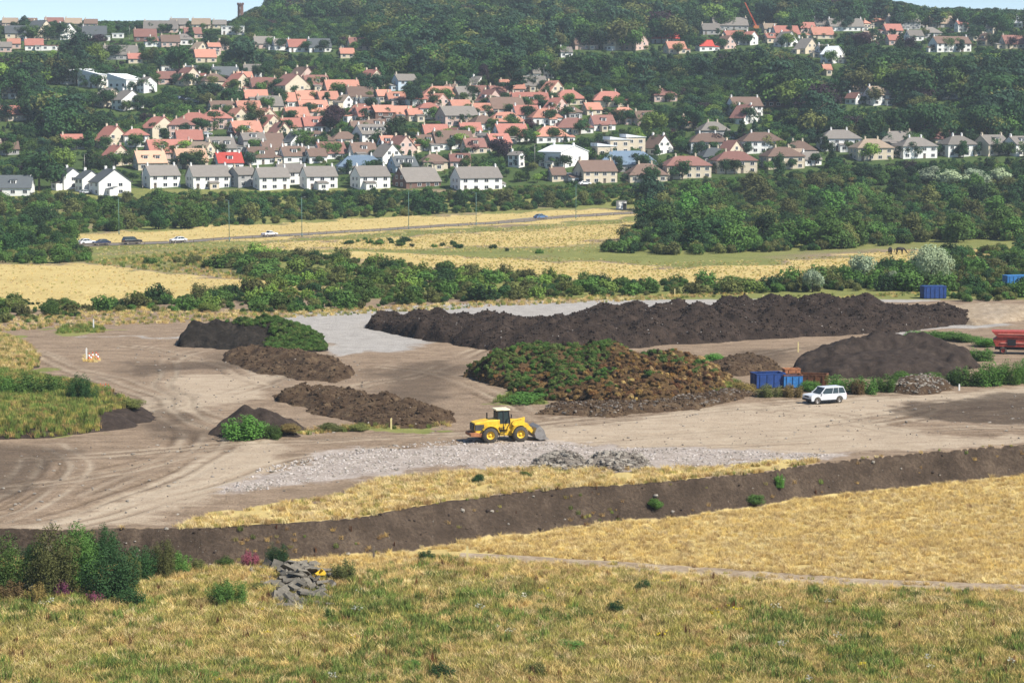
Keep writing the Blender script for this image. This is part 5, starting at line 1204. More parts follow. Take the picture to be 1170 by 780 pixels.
gn_stuff('cuttings', Q - np.array([0, 0, .12]), g.random(len(Q)) * 6.28, (.22 + .6 * g.random(len(Q)) ** 2.5), ids, GWS, 'green, straw and rust-brown garden cuttings on the heap', GWH[0])
Q, g = on_heap(OVG, 2600, 72, lambda p: (CX + F * p[:, 0] / p[:, 1]) + 12 * (fbm(p[:, 0], p[:, 1], 5, 2) - .5) > 303 - np.clip(p[:, 2] - 2.3, 0, .5) * 90)
gn_stuff('overgrowth', Q - np.array([0, 0, .08]), g.random(len(Q)) * 6.28, .3 + .4 * g.random(len(Q)), g.choice([0, 1, 1, 1, 1], len(Q)), GWS, 'green weeds over the right slope of the stockpile', OVG[0])
for nm, H, n, ch, cnd in [('bank_grass', EBK, 5200, [3, 4, 5, 5, 6, 7, 6], lambda p: ((CX + F * p[:, 0] / p[:, 1]) < 108) | (p[:, 2] > 1.25)), ('bank_grass', EBK2, 2600, [0, 2, 0, 4, 3, 5, 6], None)]:
    Q, g = on_heap(H, n, 73, cnd)
    gn_stuff(nm, Q, g.random(len(Q)) * 6.28, .6 + .6 * g.random(len(Q)), g.choice(ch, len(Q)), TSRC, 'rough grass covering the earth bank', H[0])
# stones
def rock_mesh(seed, mat, el=1.0):
    g = random.Random(seed); mb = MB(); n = 7
    for zi, (z, r) in enumerate(((-.3, .7), (.15, 1.0), (.55, .62))):
        for i in range(n):
            a = 6.283 * (i + .3 * zi) / n; q = r * g.uniform(.7, 1.15) * .5
            mb.v.append((q * math.cos(a) * el, q * math.sin(a), z * .6 + g.uniform(-.07, .07)))
    for zi in range(2):
        for i in range(n): j = (i + 1) % n; mb.f.append((zi * n + i, zi * n + j, zi * n + n + j, zi * n + n + i)); mb.m.append(0)
    mb.f.append(tuple(range(2 * n, 3 * n))); mb.m.append(0)
    return mb.mesh('rock', [mat])
RK = [(rock_mesh(i, M['pale_stone'] if i % 3 else M['stone'], 1 + .4 * (i % 2)), None) for i in range(6)]
RKB = [(rock_mesh(i + 20, M['brown_heap'] if i % 3 else M['rubble'], 1 + .8 * (i % 2)), None) for i in range(6)]
RKD = [(rock_mesh(i + 10, M['stone'] if i % 2 else M['rubble'], 1 + .8 * (i % 2)), None) for i in range(6)]
cover(PB, g.integers(0, 6, len(PB)), .08 + .4 * g.random(len(PB)) ** 4, 'bank_stones', 'clods and stones on the dark earth bank', src=[(rock_mesh(60 + i, M['dark_soil'] if i % 3 else M['stone'], 1.2), None) for i in range(6)])
P, g = scatter_px([(0, 600), (200, 598), (430, 540), (640, 535), (960, 522), (1180, 505), (1180, 445), (900, 462), (640, 485), (520, 500), (400, 405), (200, 402), (60, 392), (170, 440), (180, 500), (0, 510)], .5, 66)
cover(P, g.integers(0, 6, len(P)), .05 + .25 * g.random(len(P)) ** 5, 'yard_stones', 'loose stones scattered over the bare yard', src=RKD)
CONC = [(250, 563), (300, 533), (420, 511), (520, 502), (640, 507), (740, 511), (860, 516), (960, 519), (920, 526), (740, 537), (620, 533), (520, 532), (400, 541), (300, 560)]
P, g = scatter_px(CONC, 6.5, 64)
P = P[fbm(P[:, 0] * .3, P[:, 1] * .3, 97, 3) > .36]
cover(P, g.integers(0, 6, len(P)), .09 + .22 * g.random(len(P)) ** 2.5, 'crushed_stone', 'pale crushed stone spread along the yard edge', src=RK)
for H, n, a, b, src, nm in [(BERM, 1300, .12, .42, RKB, 'loose_stones'), (RB1, 420, .12, .55, RKD, 'loose_stones'), (RB2, 420, .12, .6, RKD, 'loose_stones'), (RB3, 380, .12, .42, RKD, 'loose_stones')]:
    Q, g = on_heap(H, n, 75)
    gn_stuff(nm, Q, g.random(len(Q)) * 6.28, a + (b - a) * g.random(len(Q)) ** 2, g.integers(0, 6, len(Q)), src, 'loose stones and broken concrete on the heap', H[0], tilt=g.random(len(Q)))
# clods over the compost heaps
CL = [(rock_mesh(30 + i, M['compost'], 1.2), None) for i in range(3)]; CLB = [(rock_mesh(40 + i, M['brown_heap'], 1.2), None) for i in range(3)]
for H, n, src in [(HEAPS[0], 9000, CL), (HEAPS[2], 800, CLB), (HEAPS[3], 1100, CLB), (HEAPS[8], 300, CLB)]:
    Q, g = on_heap(H, n, 76)
    gn_stuff('clods', Q, g.random(len(Q)) * 6.28, (.14 + .42 * g.random(len(Q)) ** 3), g.integers(0, 3, len(Q)), src, 'clods of compost on the heap', H[0], tilt=g.random(len(Q)))

# ------------------------------------------------------------------ vehicles
def wheel(parent, c, r, wd, rim_m, side=-1, rr=.58, loc_only=False):
    mb = MB()
    mb.lathe([(r * .55, -wd / 2), (r * .93, -wd / 2), (r, -wd * .36), (r, wd * .36), (r * .93, wd / 2), (r * .55, wd / 2)], 26)
    for i in range(22 if r > .6 else 0):
        a = 6.283 * i / 22
        mb.box((r * math.cos(a), 0, r * math.sin(a)), (.07, wd * .9, .07), M=Matrix.Rotation(-a, 4, 'Y'))
    t = mb.obj('wheel', M['tyre'], parent, True, loc=c)
    mb = MB(); y = wd / 2 * side
    mb.lathe([(0.001, y * .5), (r * rr * .35, y * .55), (r * rr * .4, y * .25), (r * rr * .9, y * .3), (r * rr, y * .95), (r * rr * 1.02, -y * .9), (.001, -y * .9)], 20)
    mb.obj('rim', rim_m, t, True)
    return t
def car(x, yb, heading, paint, style, label, name='car', off=None):
    X, Y, zg = hit(x, yb) if off is None else off
    r = empty(name, (X, Y, float(Z(X, Y)) + (.11 if off is not None else 0.0)), R(heading)); tag(r, label, 'car')
    suv = style == 'suv'
    L, Wd, wr = (4.75, 1.9, .38) if suv else (4.3, 1.75, .31)
    zb, zs, zr = (.32, 1.12, 1.84) if suv else (.24, .90, 1.43)
    xf, xr = L / 2 - (.85 if suv else .82), -L / 2 + (.95 if suv else .80)
    def arch(cx):
        R0 = wr * 1.18
        return [(cx - R0 * math.cos(t), max(zb, wr + R0 * math.sin(t))) for t in [math.pi * i / 8 for i in range(9)]]
    pr = [(-L / 2 + .05, zb + .05)] + arch(xr) + arch(xf) + [(L / 2 - .06, zb + .05), (L / 2, zb + .35), (L / 2 - .04, zs - .16), (L / 2 - .25, zs - .05), (L / 2 - (1.25 if suv else 1.15), zs), (-L / 2 + .1, zs), (-L / 2, zs - .1), (-L / 2 - .0, zb + .3)]
    mb = MB(); mb.prism(pr, -Wd / 2, Wd / 2); mb.obj('body', paint, r, bevel=.06)
    # cabin: tapered glasshouse
    f0, f1, b0, b1 = (L / 2 - 1.25, L / 2 - 1.95, -L / 2 + .12, -L / 2 + .42) if suv else (L / 2 - 1.1, L / 2 - 1.95, -L / 2 + .35, -L / 2 + 1.15)
    if style == 'pickup': b0, b1 = -.55, -.35
    w0, w1 = Wd / 2 - .06, Wd / 2 - (.17 if suv else .24)
    v = [(b0, -w0, zs), (f0, -w0, zs), (f0, w0, zs), (b0, w0, zs), (b1, -w1, zr - .08), (f1, -w1, zr - .08), (f1, w1, zr - .08), (b1, w1, zr - .08)]
    mb = MB(); mb.add(v, [(0, 1, 5, 4), (1, 2, 6, 5), (2, 3, 7, 6), (3, 0, 4, 7), (4, 5, 6, 7), (3, 2, 1, 0)]); cb = mb.obj('glasshouse', M['glass'], r)
    mb = MB(); mb.box(((f1 + b1) / 2, 0, zr - .04), (f1 - b1 + .12, 2 * w1 + .06, .10)); mb.obj('roof', paint, r, bevel=.03)
    # pillars
    mb = MB()
    for sgn in (-1, 1):
        for (xa, xb) in ((f0, f1), (b0, b1)) + (((f0 + b0) / 2 + .1, (f1 + b1) / 2 + .1),) + ((((b0 * .72 + f0 * .28), (b1 * .72 + f1 * .28)),) if suv else ()):
            mb.cyl((xa, sgn * (w0 + .005), zs - .02), (xb, sgn * (w1 + .005), zr - .07), .055 if xa in (f0, b0) else .035, n=6)
    mb.obj('pillar', paint if not suv else paint, r)
    for sgn in (-1, 1):
        mb = MB(); mb.box((L / 2 - .05, sgn * (Wd / 2 - .28), zs - .26), (.14, .42, .17)); mb.obj('headlight', M['lamp_clear'], r)
        mb = MB(); mb.box((-L / 2 + .03, sgn * (Wd / 2 - .14), zs - .22), (.1, .2, .34)); mb.obj('tail_light', M['lamp_red'], r)
        mb = MB(); mb.box((f0 - .15, sgn * (Wd / 2 + .08), zs + .06), (.14, .2, .16)); mb.obj('mirror', paint, r)
    mb = MB(); mb.box((L / 2 - .02, 0, zs - .26), (.08, Wd - 1.0, .17)); mb.obj('grille', M['black'], r)
    mb = MB(); mb.box((L / 2 - .04, 0, zb + .2), (.16, Wd - .1, .2)); mb.box((-L / 2 + .03, 0, zb + .18), (.14, Wd - .1, .2)); mb.obj('bumper', M['black'] if suv else paint, r)
    mb = MB()
    for sgn in (-1, 1): mb.box(((xf + xr) / 2, sgn * (Wd / 2 - .02), zb + .07), (xf - xr - 2.4 * wr, .08, .16))
    mb.obj('sill', M['black'], r)
    for cx in (xf, xr):
        for sgn in (-1, 1): wheel(r, (cx, sgn * (Wd / 2 - .12), wr), wr, .24, M['steel'], sgn)
    return r
car(942, 460, 205, plain('silver_white_paint', (0.62, 0.64, 0.66), .25, .5, var=.04), 'suv', 'white off-road car parked on the pale track', 'parked_car')

def loader(px, py, hd):
    X, Y, zg = hit(px, py)
    r = empty('wheel_loader', (X, Y, zg - .02), R(hd)); tag(r, 'yellow wheel loader with raised grey bucket on the stony track', 'loader')
    Yl = M['yellow']
    mb = MB(); mb.prism([(-3.05, .95), (-2.55, .72), (-.75, .72), (-.55, 1.2), (-.5, 2.38), (-1.9, 2.32), (-3.25, 2.08), (-3.3, 1.35)], -.92, .92); mb.obj('engine_hood', Yl, r, bevel=.08)
    mb = MB(); mb.box((-2.75, 0, 1.62), (1.0, 1.9, .62)); mb.box((-3.3, 0, 1.62), (.1, 1.5, .72))
    gr = mb.obj('grille', M['black'], r)
    mb = MB()
    for i in range(5):
        mb.box((-3.37, 0, 1.36 + i * .13), (.04, 1.4, .03))
        for sgn in (-1, 1): mb.box((-2.75, sgn * .965, 1.38 + i * .12), (.9, .02, .03))
    mb.obj('louvre', M['steel'], gr)
    mb = MB(); mb.prism([(-3.75, .72), (-2.5, .62), (-2.4, 1.0), (-3.2, 1.12), (-3.75, 1.02)], -1.15, 1.15); mb.obj('counterweight', M['rust_orange'], r, bevel=.06)
    for sgn in (-1, 1):          # rear mudguards
        mb = MB(); pts = []
        for i in range(8):
            t = R(15 + 130 * i / 7); pts.append((-1.65 + 1.02 * math.cos(t), .82 + 1.02 * math.sin(t)))
        prof = pts + [(-1.65 + .95 * math.cos(R(15 + 130 * i / 7)), .82 + .95 * math.sin(R(15 + 130 * i / 7))) for i in range(7, -1, -1)]
        mb.prism(prof, sgn * 1.08 - .34, sgn * 1.08 + .34); mb.obj('mudguard', Yl, r)
        mb = MB(); pts = [(1.65 + 1.0 * math.cos(R(60 + 110 * i / 7)), .82 + 1.0 * math.sin(R(60 + 110 * i / 7))) for i in range(8)] + [(1.65 + .94 * math.cos(R(60 + 110 * i / 7)), .82 + .94 * math.sin(R(60 + 110 * i / 7))) for i in range(7, -1, -1)]
        mb.prism(pts, sgn * 1.08 - .32, sgn * 1.08 + .32); mb.obj('mudguard', Yl, r)
        mb = MB()
        for i in range(4): mb.box((-.35, sgn * 1.0, .55 + .32 * i), (.5, .28, .05))
        mb.box((-.6, sgn * 1.05, 1.05), (.05, .1, 1.2)); mb.box((-.1, sgn * 1.05, 1.05), (.05, .1, 1.2)); mb.obj('ladder', M['black'], r)
        mb = MB(); mb.cyl((.45, sgn * .8, 2.5), (.6, sgn * 1.2, 2.6), .03); mb.box((.62, sgn * 1.25, 2.75), (.06, .24, .4)); mb.obj('mirror', M['black'], r)
    cab = MB(); cab.prism([(-.75, 1.3), (.25, 1.3), (.62, 2.05), (.45, 3.28), (-.72, 3.28)], -.74, .74); c = cab.obj('cab', M['glass'], r)
    mb = MB()
    for sgn in (-1, 1):
        for a, b in (((-.73, 1.3), (-.70, 3.3)), ((.62, 2.05), (.45, 3.3)), ((.25, 1.3), (.62, 2.05)), ((-.1, 1.3), (-.1, 3.3))):
            mb.cyl((a[0], sgn * .75, a[1]), (b[0], sgn * .75, b[1]), .055, n=6)
    for z in (1.95, 3.26):
        for sgn in (-1, 1): mb.cyl((-.72, sgn * .75, z), (.55, sgn * .75, z), .045, n=6)
    mb.obj('cab_frame', M['black'], c)
    mb = MB(); mb.box((-.08, 0, 1.62), (1.2, 1.53, .62)); mb.obj('cab_door_panel', Yl, c)
    mb = MB(); mb.box((-.15, 0, 3.38), (1.55, 1.75, .16)); mb.obj('cab_roof', plain('cream_paint', (.75, .66, .45), .5), c, bevel=.05)
    mb = MB(); mb.prism([(-.45, .62), (2.35, .55), (2.4, 1.15), (1.7, 1.55), (1.2, 2.1), (.75, 2.1), (.55, 1.25), (-.45, 1.1)], -.5, .5); mb.obj('front_frame', Yl, r, bevel=.05)
    for sgn in (-1, 1):
        mb = MB(); mb.prism([(.8, 1.85), (1.1, 1.6), (2.3, 1.45), (3.25, .55), (3.45, .75), (2.55, 1.85), (1.9, 2.15), (1.0, 2.2)], sgn * .72 - .09, sgn * .72 + .09); mb.obj('lift_arm', Yl, r)
        mb = MB(); mb.cyl((1.0, sgn * .5, 1.05), (1.7, sgn * .6, 1.4), .1, n=10); mb.cyl((1.7, sgn * .6, 1.4), (2.35, sgn * .68, 1.62), .055, n=8, mi=1); mb.obj('hydraulic_ram', [Yl, M['steel']], r)
    mb = MB(); mb.box((2.2, 0, 1.75), (.25, 1.3, .3)); mb.prism([(2.0, 2.2), (2.15, 1.3), (2.35, 1.3), (2.45, 2.4), (2.25, 2.45)], -.1, .1); mb.cyl((.95, 0, 2.1), (2.25, 0, 2.3), .09, n=8); mb.cyl((2.2, 0, 1.4), (3.2, 0, 1.25), .06, n=8); mb.obj('tilt_linkage', Yl, r)
    # bucket: curved shell, floor, cheeks, cutting edge
    mb = MB(); out = [(4.55, .18), (3.7, .12), (3.25, .35), (3.1, .85), (3.35, 1.4), (3.75, 1.62)]
    inn = [(x + dx, z + dz) for (x, z), (dx, dz) in zip(out, [(0, .06), (.02, .08), (.08, .06), (.1, .0), (.06, -.08), (.02, -.08)])]
    mb.prism(out[::-1] + inn, -1.42, 1.42)
    for sgn in (-1, 1): mb.prism([(4.5, .2), (3.72, .14), (3.27, .37), (3.12, .85), (3.36, 1.38), (3.74, 1.6), (4.15, 1.15)][::-1], sgn * 1.42 - .03, sgn * 1.42 + .03)
    mb.box((4.56, 0, .19), (.22, 2.9, .06))
    mb.obj('bucket', M['steel'], r)
    mb = MB(); mb.cyl((-1.6, .35, 2.3), (-1.6, .35, 3.0), .08, n=10); mb.obj('exhaust_pipe', M['black'], r)
    rim = M['yellow']
    for cx in (-1.65, 1.65):
        for sgn in (-1, 1): wheel(r, (cx, sgn * 1.08, .80), .82, .64, rim, sgn, .52)
    mb = MB()
    for cx in (-1.65, 1.65): mb.cyl((cx, -.9, .8), (cx, .9, .8), .2, n=10)
    mb.obj('axle', M['black'], r)
    return r
loader(574, 503, 16).scale = (.95, .95, .95)

# road traffic
def road_pt(px):
    b = min(road_line, key=lambda p: abs(project(p.x, p.y, p.z)[0] - px)); i = road_line.index(b)
    d = road_line[min(i + 1, len(road_line) - 1)] - road_line[max(i - 1, 0)]
    return b, math.degrees(math.atan2(d.y, d.x))
for px, lane, pt, st, fl, lb, nm in [(112, -1.8, M['car_navy'], 'sal', 180, 'dark navy saloon leftmost in the near road lane', 'saloon_car'), (148, -1.8, M['car_dark'], 'suv', 0, 'black off-road car on the road behind the navy saloon', 'off_road_car'),
                                 (196, -1.8, M['car_white'], 'sal', 180, 'white car on the road right of the black off-road car', 'saloon_car'), (303, -1.8, M['car_white'], 'pickup', 0, 'white pickup alone in the middle of the road', 'pickup_car'),
                                 (612, -1.8, M['car_blue'], 'sal', 0, 'blue-grey car furthest right on the road', 'saloon_car'), (103, 1.9, M['car_white'], 'sal', 0, 'white car in the far road lane, partly hidden', 'saloon_car')]:
    p, a = road_pt(px); n_ = Vector((-math.sin(R(a)), math.cos(R(a)), 0))
    q = p + n_ * lane
    car(0, 0, a + fl, pt, st, lb, nm, (q.x, q.y, 0))
# parked cars in the town
for i, (x, y, pt, lb) in enumerate([(203, 113, 'car_navy', 'leftmost of the navy cars in the sloping car park'), (209, 114, 'car_blue', 'blue car second in the sloping car park'), (215, 116, 'car_navy', 'navy car third in the sloping car park'), (221, 118, 'car_silver', 'silver car fourth in the sloping car park'), (236, 155, 'car_silver', 'silver car parked beside the red hip-roofed houses'), (198, 161, 'car_dark', 'dark car parked below the red gabled house'), (209, 163, 'car_blue', 'blue car parked below the red gabled house'),
                                    (98, 222, 'car_silver', 'silver car parked in front of the white gables'), (668, 212, 'car_white', 'white car parked before the cream brown-roofed house'), (966, 195, 'car_white', 'white car parked below the tan-roofed house')]):
    X, Y, zg = hit(x, y); car(0, 0, 20 + 8 * i % 30, M[pt], 'sal', lb, 'parked_car', (X, Y, 0))

# guard rail, lamps
gr = empty('guard_rail', tuple(road_line[0])); tag(gr, 'low grey guard rail along the near road edge', 'guard rail')
mbr = MB(); o0 = Vector(road_line[0]); last = None; acc = 0; pm = MB(); pm.box((0, 0, .35), (.16, .16, .9)); pmesh = pm.mesh('post', [M['wood']])
for i in range(0, len(road_line) - 3, 3):
    p, q = road_line[i], road_line[i + 3]; d = (q - p); d.z = 0; d.normalize(); s_ = Vector((d.y, -d.x, 0)) * 5.0
    a = p + s_; b = q + s_; za, zb = float(Z(a.x, a.y)), float(Z(b.x, b.y))
    mbr.cyl((a.x - o0.x, a.y - o0.y, za + .72 - o0.z), (b.x - o0.x, b.y - o0.y, zb + .72 - o0.z), .11, n=5)
    put('post', pmesh, gr, (a.x - o0.x, a.y - o0.y, za - o0.z))
mbr.obj('rail', M['wood'], gr)
def lamp_post(x, yb, hpx, lab, double=False, mat='lamp_green'):
    X, Y, zg = hit(x, yb); h = hpx / ppm(Y)
    r = empty('street_lamp', (X, Y, zg - .05), R(rnd.choice([35, 215]))); tag(r, lab, 'street lamp')
    mb = MB(); mb.cyl((0, 0, 0), (0, 0, h), .10, .06, 8); mb.cyl((0, 0, 0), (0, 0, 1.1), .13, .13, 8); mb.obj('pole', M[mat], r, True)
    for sgn in (-1, 1) if double else (1,):
        mb = MB(); mb.cyl((0, 0, h - .1), (0, sgn * 1.1, h + .1), .06, .05, 6); mb.obj('arm', M[mat], r)
        mb = MB(); mb.box((0, sgn * 1.4, h + .08), (.25, .7, .14)); mb.obj('lamp_head', M['steel'], r)
for x, y, h, lb in [(136, 268, 42, 'lamp post left of the black off-road car'), (262, 276, 47, 'thin green lamp post right of the white road car'), (345, 271, 46, 'thin green lamp post right of the lone pickup'), (467, 262, 44, 'thin green lamp post in mid-road stretch'), (658, 250, 40, 'thin green lamp post right of the blue-grey car'), (544, 258, 38, 'lamp post left of the blue-grey car')]: lamp_post(x, y, h, lb)
for x, y, h, lb in [(97, 202, 26, 'street lamp behind the three white gables'), (163, 216, 24, 'street lamp right of the three white gables'), (400, 196, 28, 'street lamp beside the blue metal roof'), (543, 172, 26, 'street lamp right of the long brown roof'), (323, 184, 24, 'street lamp between the brown dormer roofs'), (698, 162, 24, 'street lamp above the cream flats'), (148, 46, 16, 'left floodlight mast by the hillside lawn'), (199, 44, 14, 'right floodlight mast by the hillside lawn'), (611, 195, 30, 'street lamp left of the big white shed')]: lamp_post(x, y, h, lb, mat='steel')
# white cabin by the road
X, Y, zg = hit(710, 239); r = empty('cabin', (X, Y, zg), R(18)); tag(r, 'small white cabin beside the round dark pine', 'cabin')
mb = MB(); mb.box((0, 0, 1.2), (2.6, 2.2, 2.6)); mb.obj('wall', M['white_p'], r); mb = MB(); mb.box((0, 0, 2.58), (2.9, 2.5, .16)); mb.obj('roof', M['steel'], r); put('door', door_mesh(), r, (.6, -1.13, -.05))
# tower and crane on the skyline
Y = 1480.0; X = (278 - CX) / F * Y; zg = float(Z(X, Y)); r = empty('stone_tower', (X, Y, zg - 1)); r.scale = (1, 1, (project(X, Y, zg)[1] - 4) / ppm(Y) / 18.0); tag(r, 'brown stone tower rising above the skyline trees', 'tower')
mb = MB(); mb.cyl((0, 0, 0), (0, 0, 17.5), 2.2, 1.9, 12); mb.obj('shaft', M['tower'], r, loc=(0, 0, 0))
mb = MB(); mb.cyl((0, 0, 17.5), (0, 0, 18.3), 2.35, 2.35, 12)
for i in range(8): mb.box((2.0 * math.cos(i * .785), 2.0 * math.sin(i * .785), 18.7), (.6, .6, .8), rz=i * .785)
mb.obj('parapet', M['tower'], r)
for z in (5, 10, 15): put('window', window_mesh(.8, 1.6), r, (0, -2.12 + .02 * z / 5, z))
X, Y, zg = hit(864, 34); r = empty('crane', (X, Y, zg)); tag(r, 'slender red crane jib leaning above the hilltop houses', 'crane')
mb = MB(); mb.box((0, 0, 1.2), (3, 2.4, 2.0)); mb.box((0, 0, .25), (4, 2.6, .5), 1); mb.obj('base', [M['orange'], M['black']], r)
jib = MB(); A = Vector((0, 0, 2)); B = Vector((-6.5, 0, 15.0))
for dx, dy in ((-.3, -.3), (.3, -.3), (.3, .3), (-.3, .3)): jib.cyl(A + Vector((dx, dy, 0)), B + Vector((dx * .5, dy * .5, 0)), .10, n=5)
for i in range(14):
    p = A.lerp(B, i / 14); q = A.lerp(B, (i + 1) / 14); jib.cyl(p + Vector((-.3, -.3, 0)), q + Vector((.3, -.2, 0)), .05, n=4); jib.cyl(p + Vector((.3, .3, 0)), q + Vector((-.3, .2, 0)), .05, n=4)
jib.obj('jib', M['cone'], r)

# ------------------------------------------------------------------ skips and containers
def skip(x, yb, L, W, H, hd, paint, label, name='skip', inner=None, closed=False):
    X, Y, zg = hit(x, yb)
    r = empty(name, (X, Y, zg), R(hd)); tag(r, label, 'skip' if not closed else 'container')
    t = .08
    for nm, c, d in (('side_panel', (0, -W / 2, H / 2 + .15), (L, t, H)), ('side_panel', (0, W / 2, H / 2 + .15), (L, t, H)), ('end_panel', (-L / 2 + t / 2, 0, H / 2 + .15), (t, W - t, H)), ('end_panel', (L / 2 - t / 2, 0, H / 2 + .15), (t, W - t, H))):
        mb = MB(); mb.box(c, d); pn = mb.obj(nm, paint, r)
        mb = MB(); k = int(max(d[0], d[1]) / .75)
        for i in range(k):
            u = ((i + .5) / k - .5) * max(d[0], d[1])
            if d[0] > d[1]: mb.box((u, c[1] + (-.08 if c[1] < 0 else .08), c[2]), (.12, .09, H - .1))
            else: mb.box((c[0] + (-.08 if c[0] < 0 else .08), u, c[2]), (.09, .12, H - .1))
        mb.obj('rib', paint, pn)
    mb = MB()
    for sgn in (-1, 1): mb.box((0, sgn * W / 2, H + .2), (L + .1, .16, .12)); mb.box((sgn * (L / 2 - .02), 0, H + .2), (.16, W - .2, .12))
    mb.obj('rim_bar', inner or paint, r)
    mb = MB(); mb.box((0, 0, .1), (L - .1, W - .1, .16)); mb.obj('floor', M['rust'], r)
    if closed: mb = MB(); mb.box((0, 0, H + .2), (L - .02, W - .2, .1)); mb.obj('roof', paint, r)
    else: mb = MB(); mb.box((0, 0, H * .3), (L - .2, W - .2, .5)); mb.obj('load', M['rust'], r)
    return r
skip(877, 443, 3.6, 2.2, 1.6, 14, M['skip_blue'], 'dark blue open skip behind the dry bushes', inner=M['skip_blue'])
skip(904, 443, 2.3, 1.8, 1.4, 8, M['skip_light'], 'light blue skip right beside the dark blue skip', inner=M['rust'])
skip(929, 441, 3.4, 2.0, 1.25, -14, M['rust'], 'rusty brown open skip behind the white car bonnet', inner=M['rust'])
skip(904, 437, 1.9, 1.2, 1.5, 10, M['rust_orange'], 'small orange skip standing behind the blue skips')
skip(1066, 341, 4.0, 2.4, 2.0, 8, M['skip_blue'], 'far blue container under the large silvery willow', 'container', closed=True)
skip(1160, 330, 4.2, 2.2, 2.3, 12, M['skip_light'], 'bright blue container among bushes at the right edge', 'container', closed=True)
skip(1172, 331, 1.6, 1.4, 1.6, 12, M['lime'], 'lime green bin right of the bright blue container', 'bin')['category'] = 'bin'
# red screening machine at the right edge
X, Y, zg = hit(1165, 404); r = empty('screening_machine', (X, Y, zg), R(-12)); tag(r, 'red screening machine at the right edge of the yard', 'machine')
mb = MB(); mb.prism([(-3.2, 1.0), (4.2, 1.0), (4.2, 2.0), (3.8, 2.3), (-3.0, 2.3), (-3.6, 1.9)], -1.1, 1.1); mb.obj('hopper', M['red'], r, bevel=.05)
mb = MB(); mb.prism([(-3.0, 2.32), (4.0, 2.32), (4.5, 3.2), (-3.8, 3.1)], -1.25, 1.25); mb.obj('hopper_side', M['red'], r, bevel=.04)
mb = MB(); mb.box((.4, -1.28, 2.75), (6.6, .08, .10)); mb.box((.4, -1.14, 1.55), (6.0, .1, .12)); mb.obj('stripe', plain('pink_faded_paint', (.62, .26, .2), .6), r)
mb = MB(); mb.box((-1.1, -1.18, 1.6), (1.1, .14, .8)); mb.box((1.6, -1.18, 1.6), (.8, .14, .8)); mb.obj('access_door', M['black'], r)
mb = MB(); mb.box((.3, 0, .72), (7.2, 1.0, .3)); mb.obj('chassis', M['black'], r)
for cx in (-2.2, 2.6):
    for sgn in (-1, 1): wheel(r, (cx, sgn * .95, .5), .5, .3, M['red'], sgn)
mb = MB(); mb.prism([(4.0, 1.2), (8.2, 3.6), (8.1, 3.85), (3.9, 1.5)], -.5, .5); mb.obj('conveyor', M['black'], r)
# posts, cones
def post(x, yb, hpx, mat, lab):
    X, Y, zg = hit(x, yb); h = hpx / ppm(Y); r = empty('marker_post', (X, Y, zg)); tag(r, lab, 'post')
    mb = MB(); mb.box((0, 0, h / 2 - .1), (.17, .12, h + .2)); mb.obj('shaft', M[mat], r)
    mb = MB(); mb.prism([(-.09, h), (.09, h), (0, h + .1)], -.065, .065); mb.obj('cap', M[mat], r)
for x, y, h, m, lb in [(447, 490, 12, 'post_yellow', 'pale yellow post left of the wheel loader'), (771, 339, 9, 'post_yellow', 'yellow post behind the windrow, left of centre'), (872, 345, 8, 'post_yellow', 'yellow post behind the middle of the windrow'), (912, 402, 11, 'post_yellow', 'yellow post left of the smooth dark heap'), (534, 644, 20, 'post_yellow', 'pale yellow post at the start of the path'),
                       (107, 377, 12, 'white_p', 'white post beside the green weed patch'), (99, 412, 14, 'white_p', 'white post among the far traffic cones'), (1096, 446, 7, 'white_p', 'white post right of the slate rubble heap'), (427, 640, 16, 'wood', 'wooden post at the foot of the bank')]: post(x, y, h, m, lb)
cb_ = MB(); cb_.box((0, 0, .03), (.42, .42, .06)); cone_base = cb_.mesh('base', [M['black']])
cc_ = MB(); cc_.cyl((0, 0, .06), (0, 0, .32), .17, .12, 10); cc_.cyl((0, 0, .32), (0, 0, .55), .12, .08, 10, 1); cc_.cyl((0, 0, .55), (0, 0, .78), .08, .03, 10); cone_body = cc_.mesh('cone_body', [M['cone'], M['white_p']], True)
for gi_, (pts, nm) in enumerate([([(102, 411), (106, 410), (110, 410), (104, 413), (112, 412)], 'far'), ([(112, 448), (115, 447), (118, 448), (121, 447), (124, 448)], 'near')]):
    for q, (x, y) in enumerate(pts):
        X, Y, zg = hit(x, y); r = empty('traffic_cone', (X, Y, zg)); tag(r, '%s cone from left of the %s red-white cone cluster' % (ORD[1 + sorted(pts).index((x, y))], nm), 'cone', 'traffic cones on the yard'); put('base', cone_base, r); put('cone_body', cone_body, r, scale=1.25)

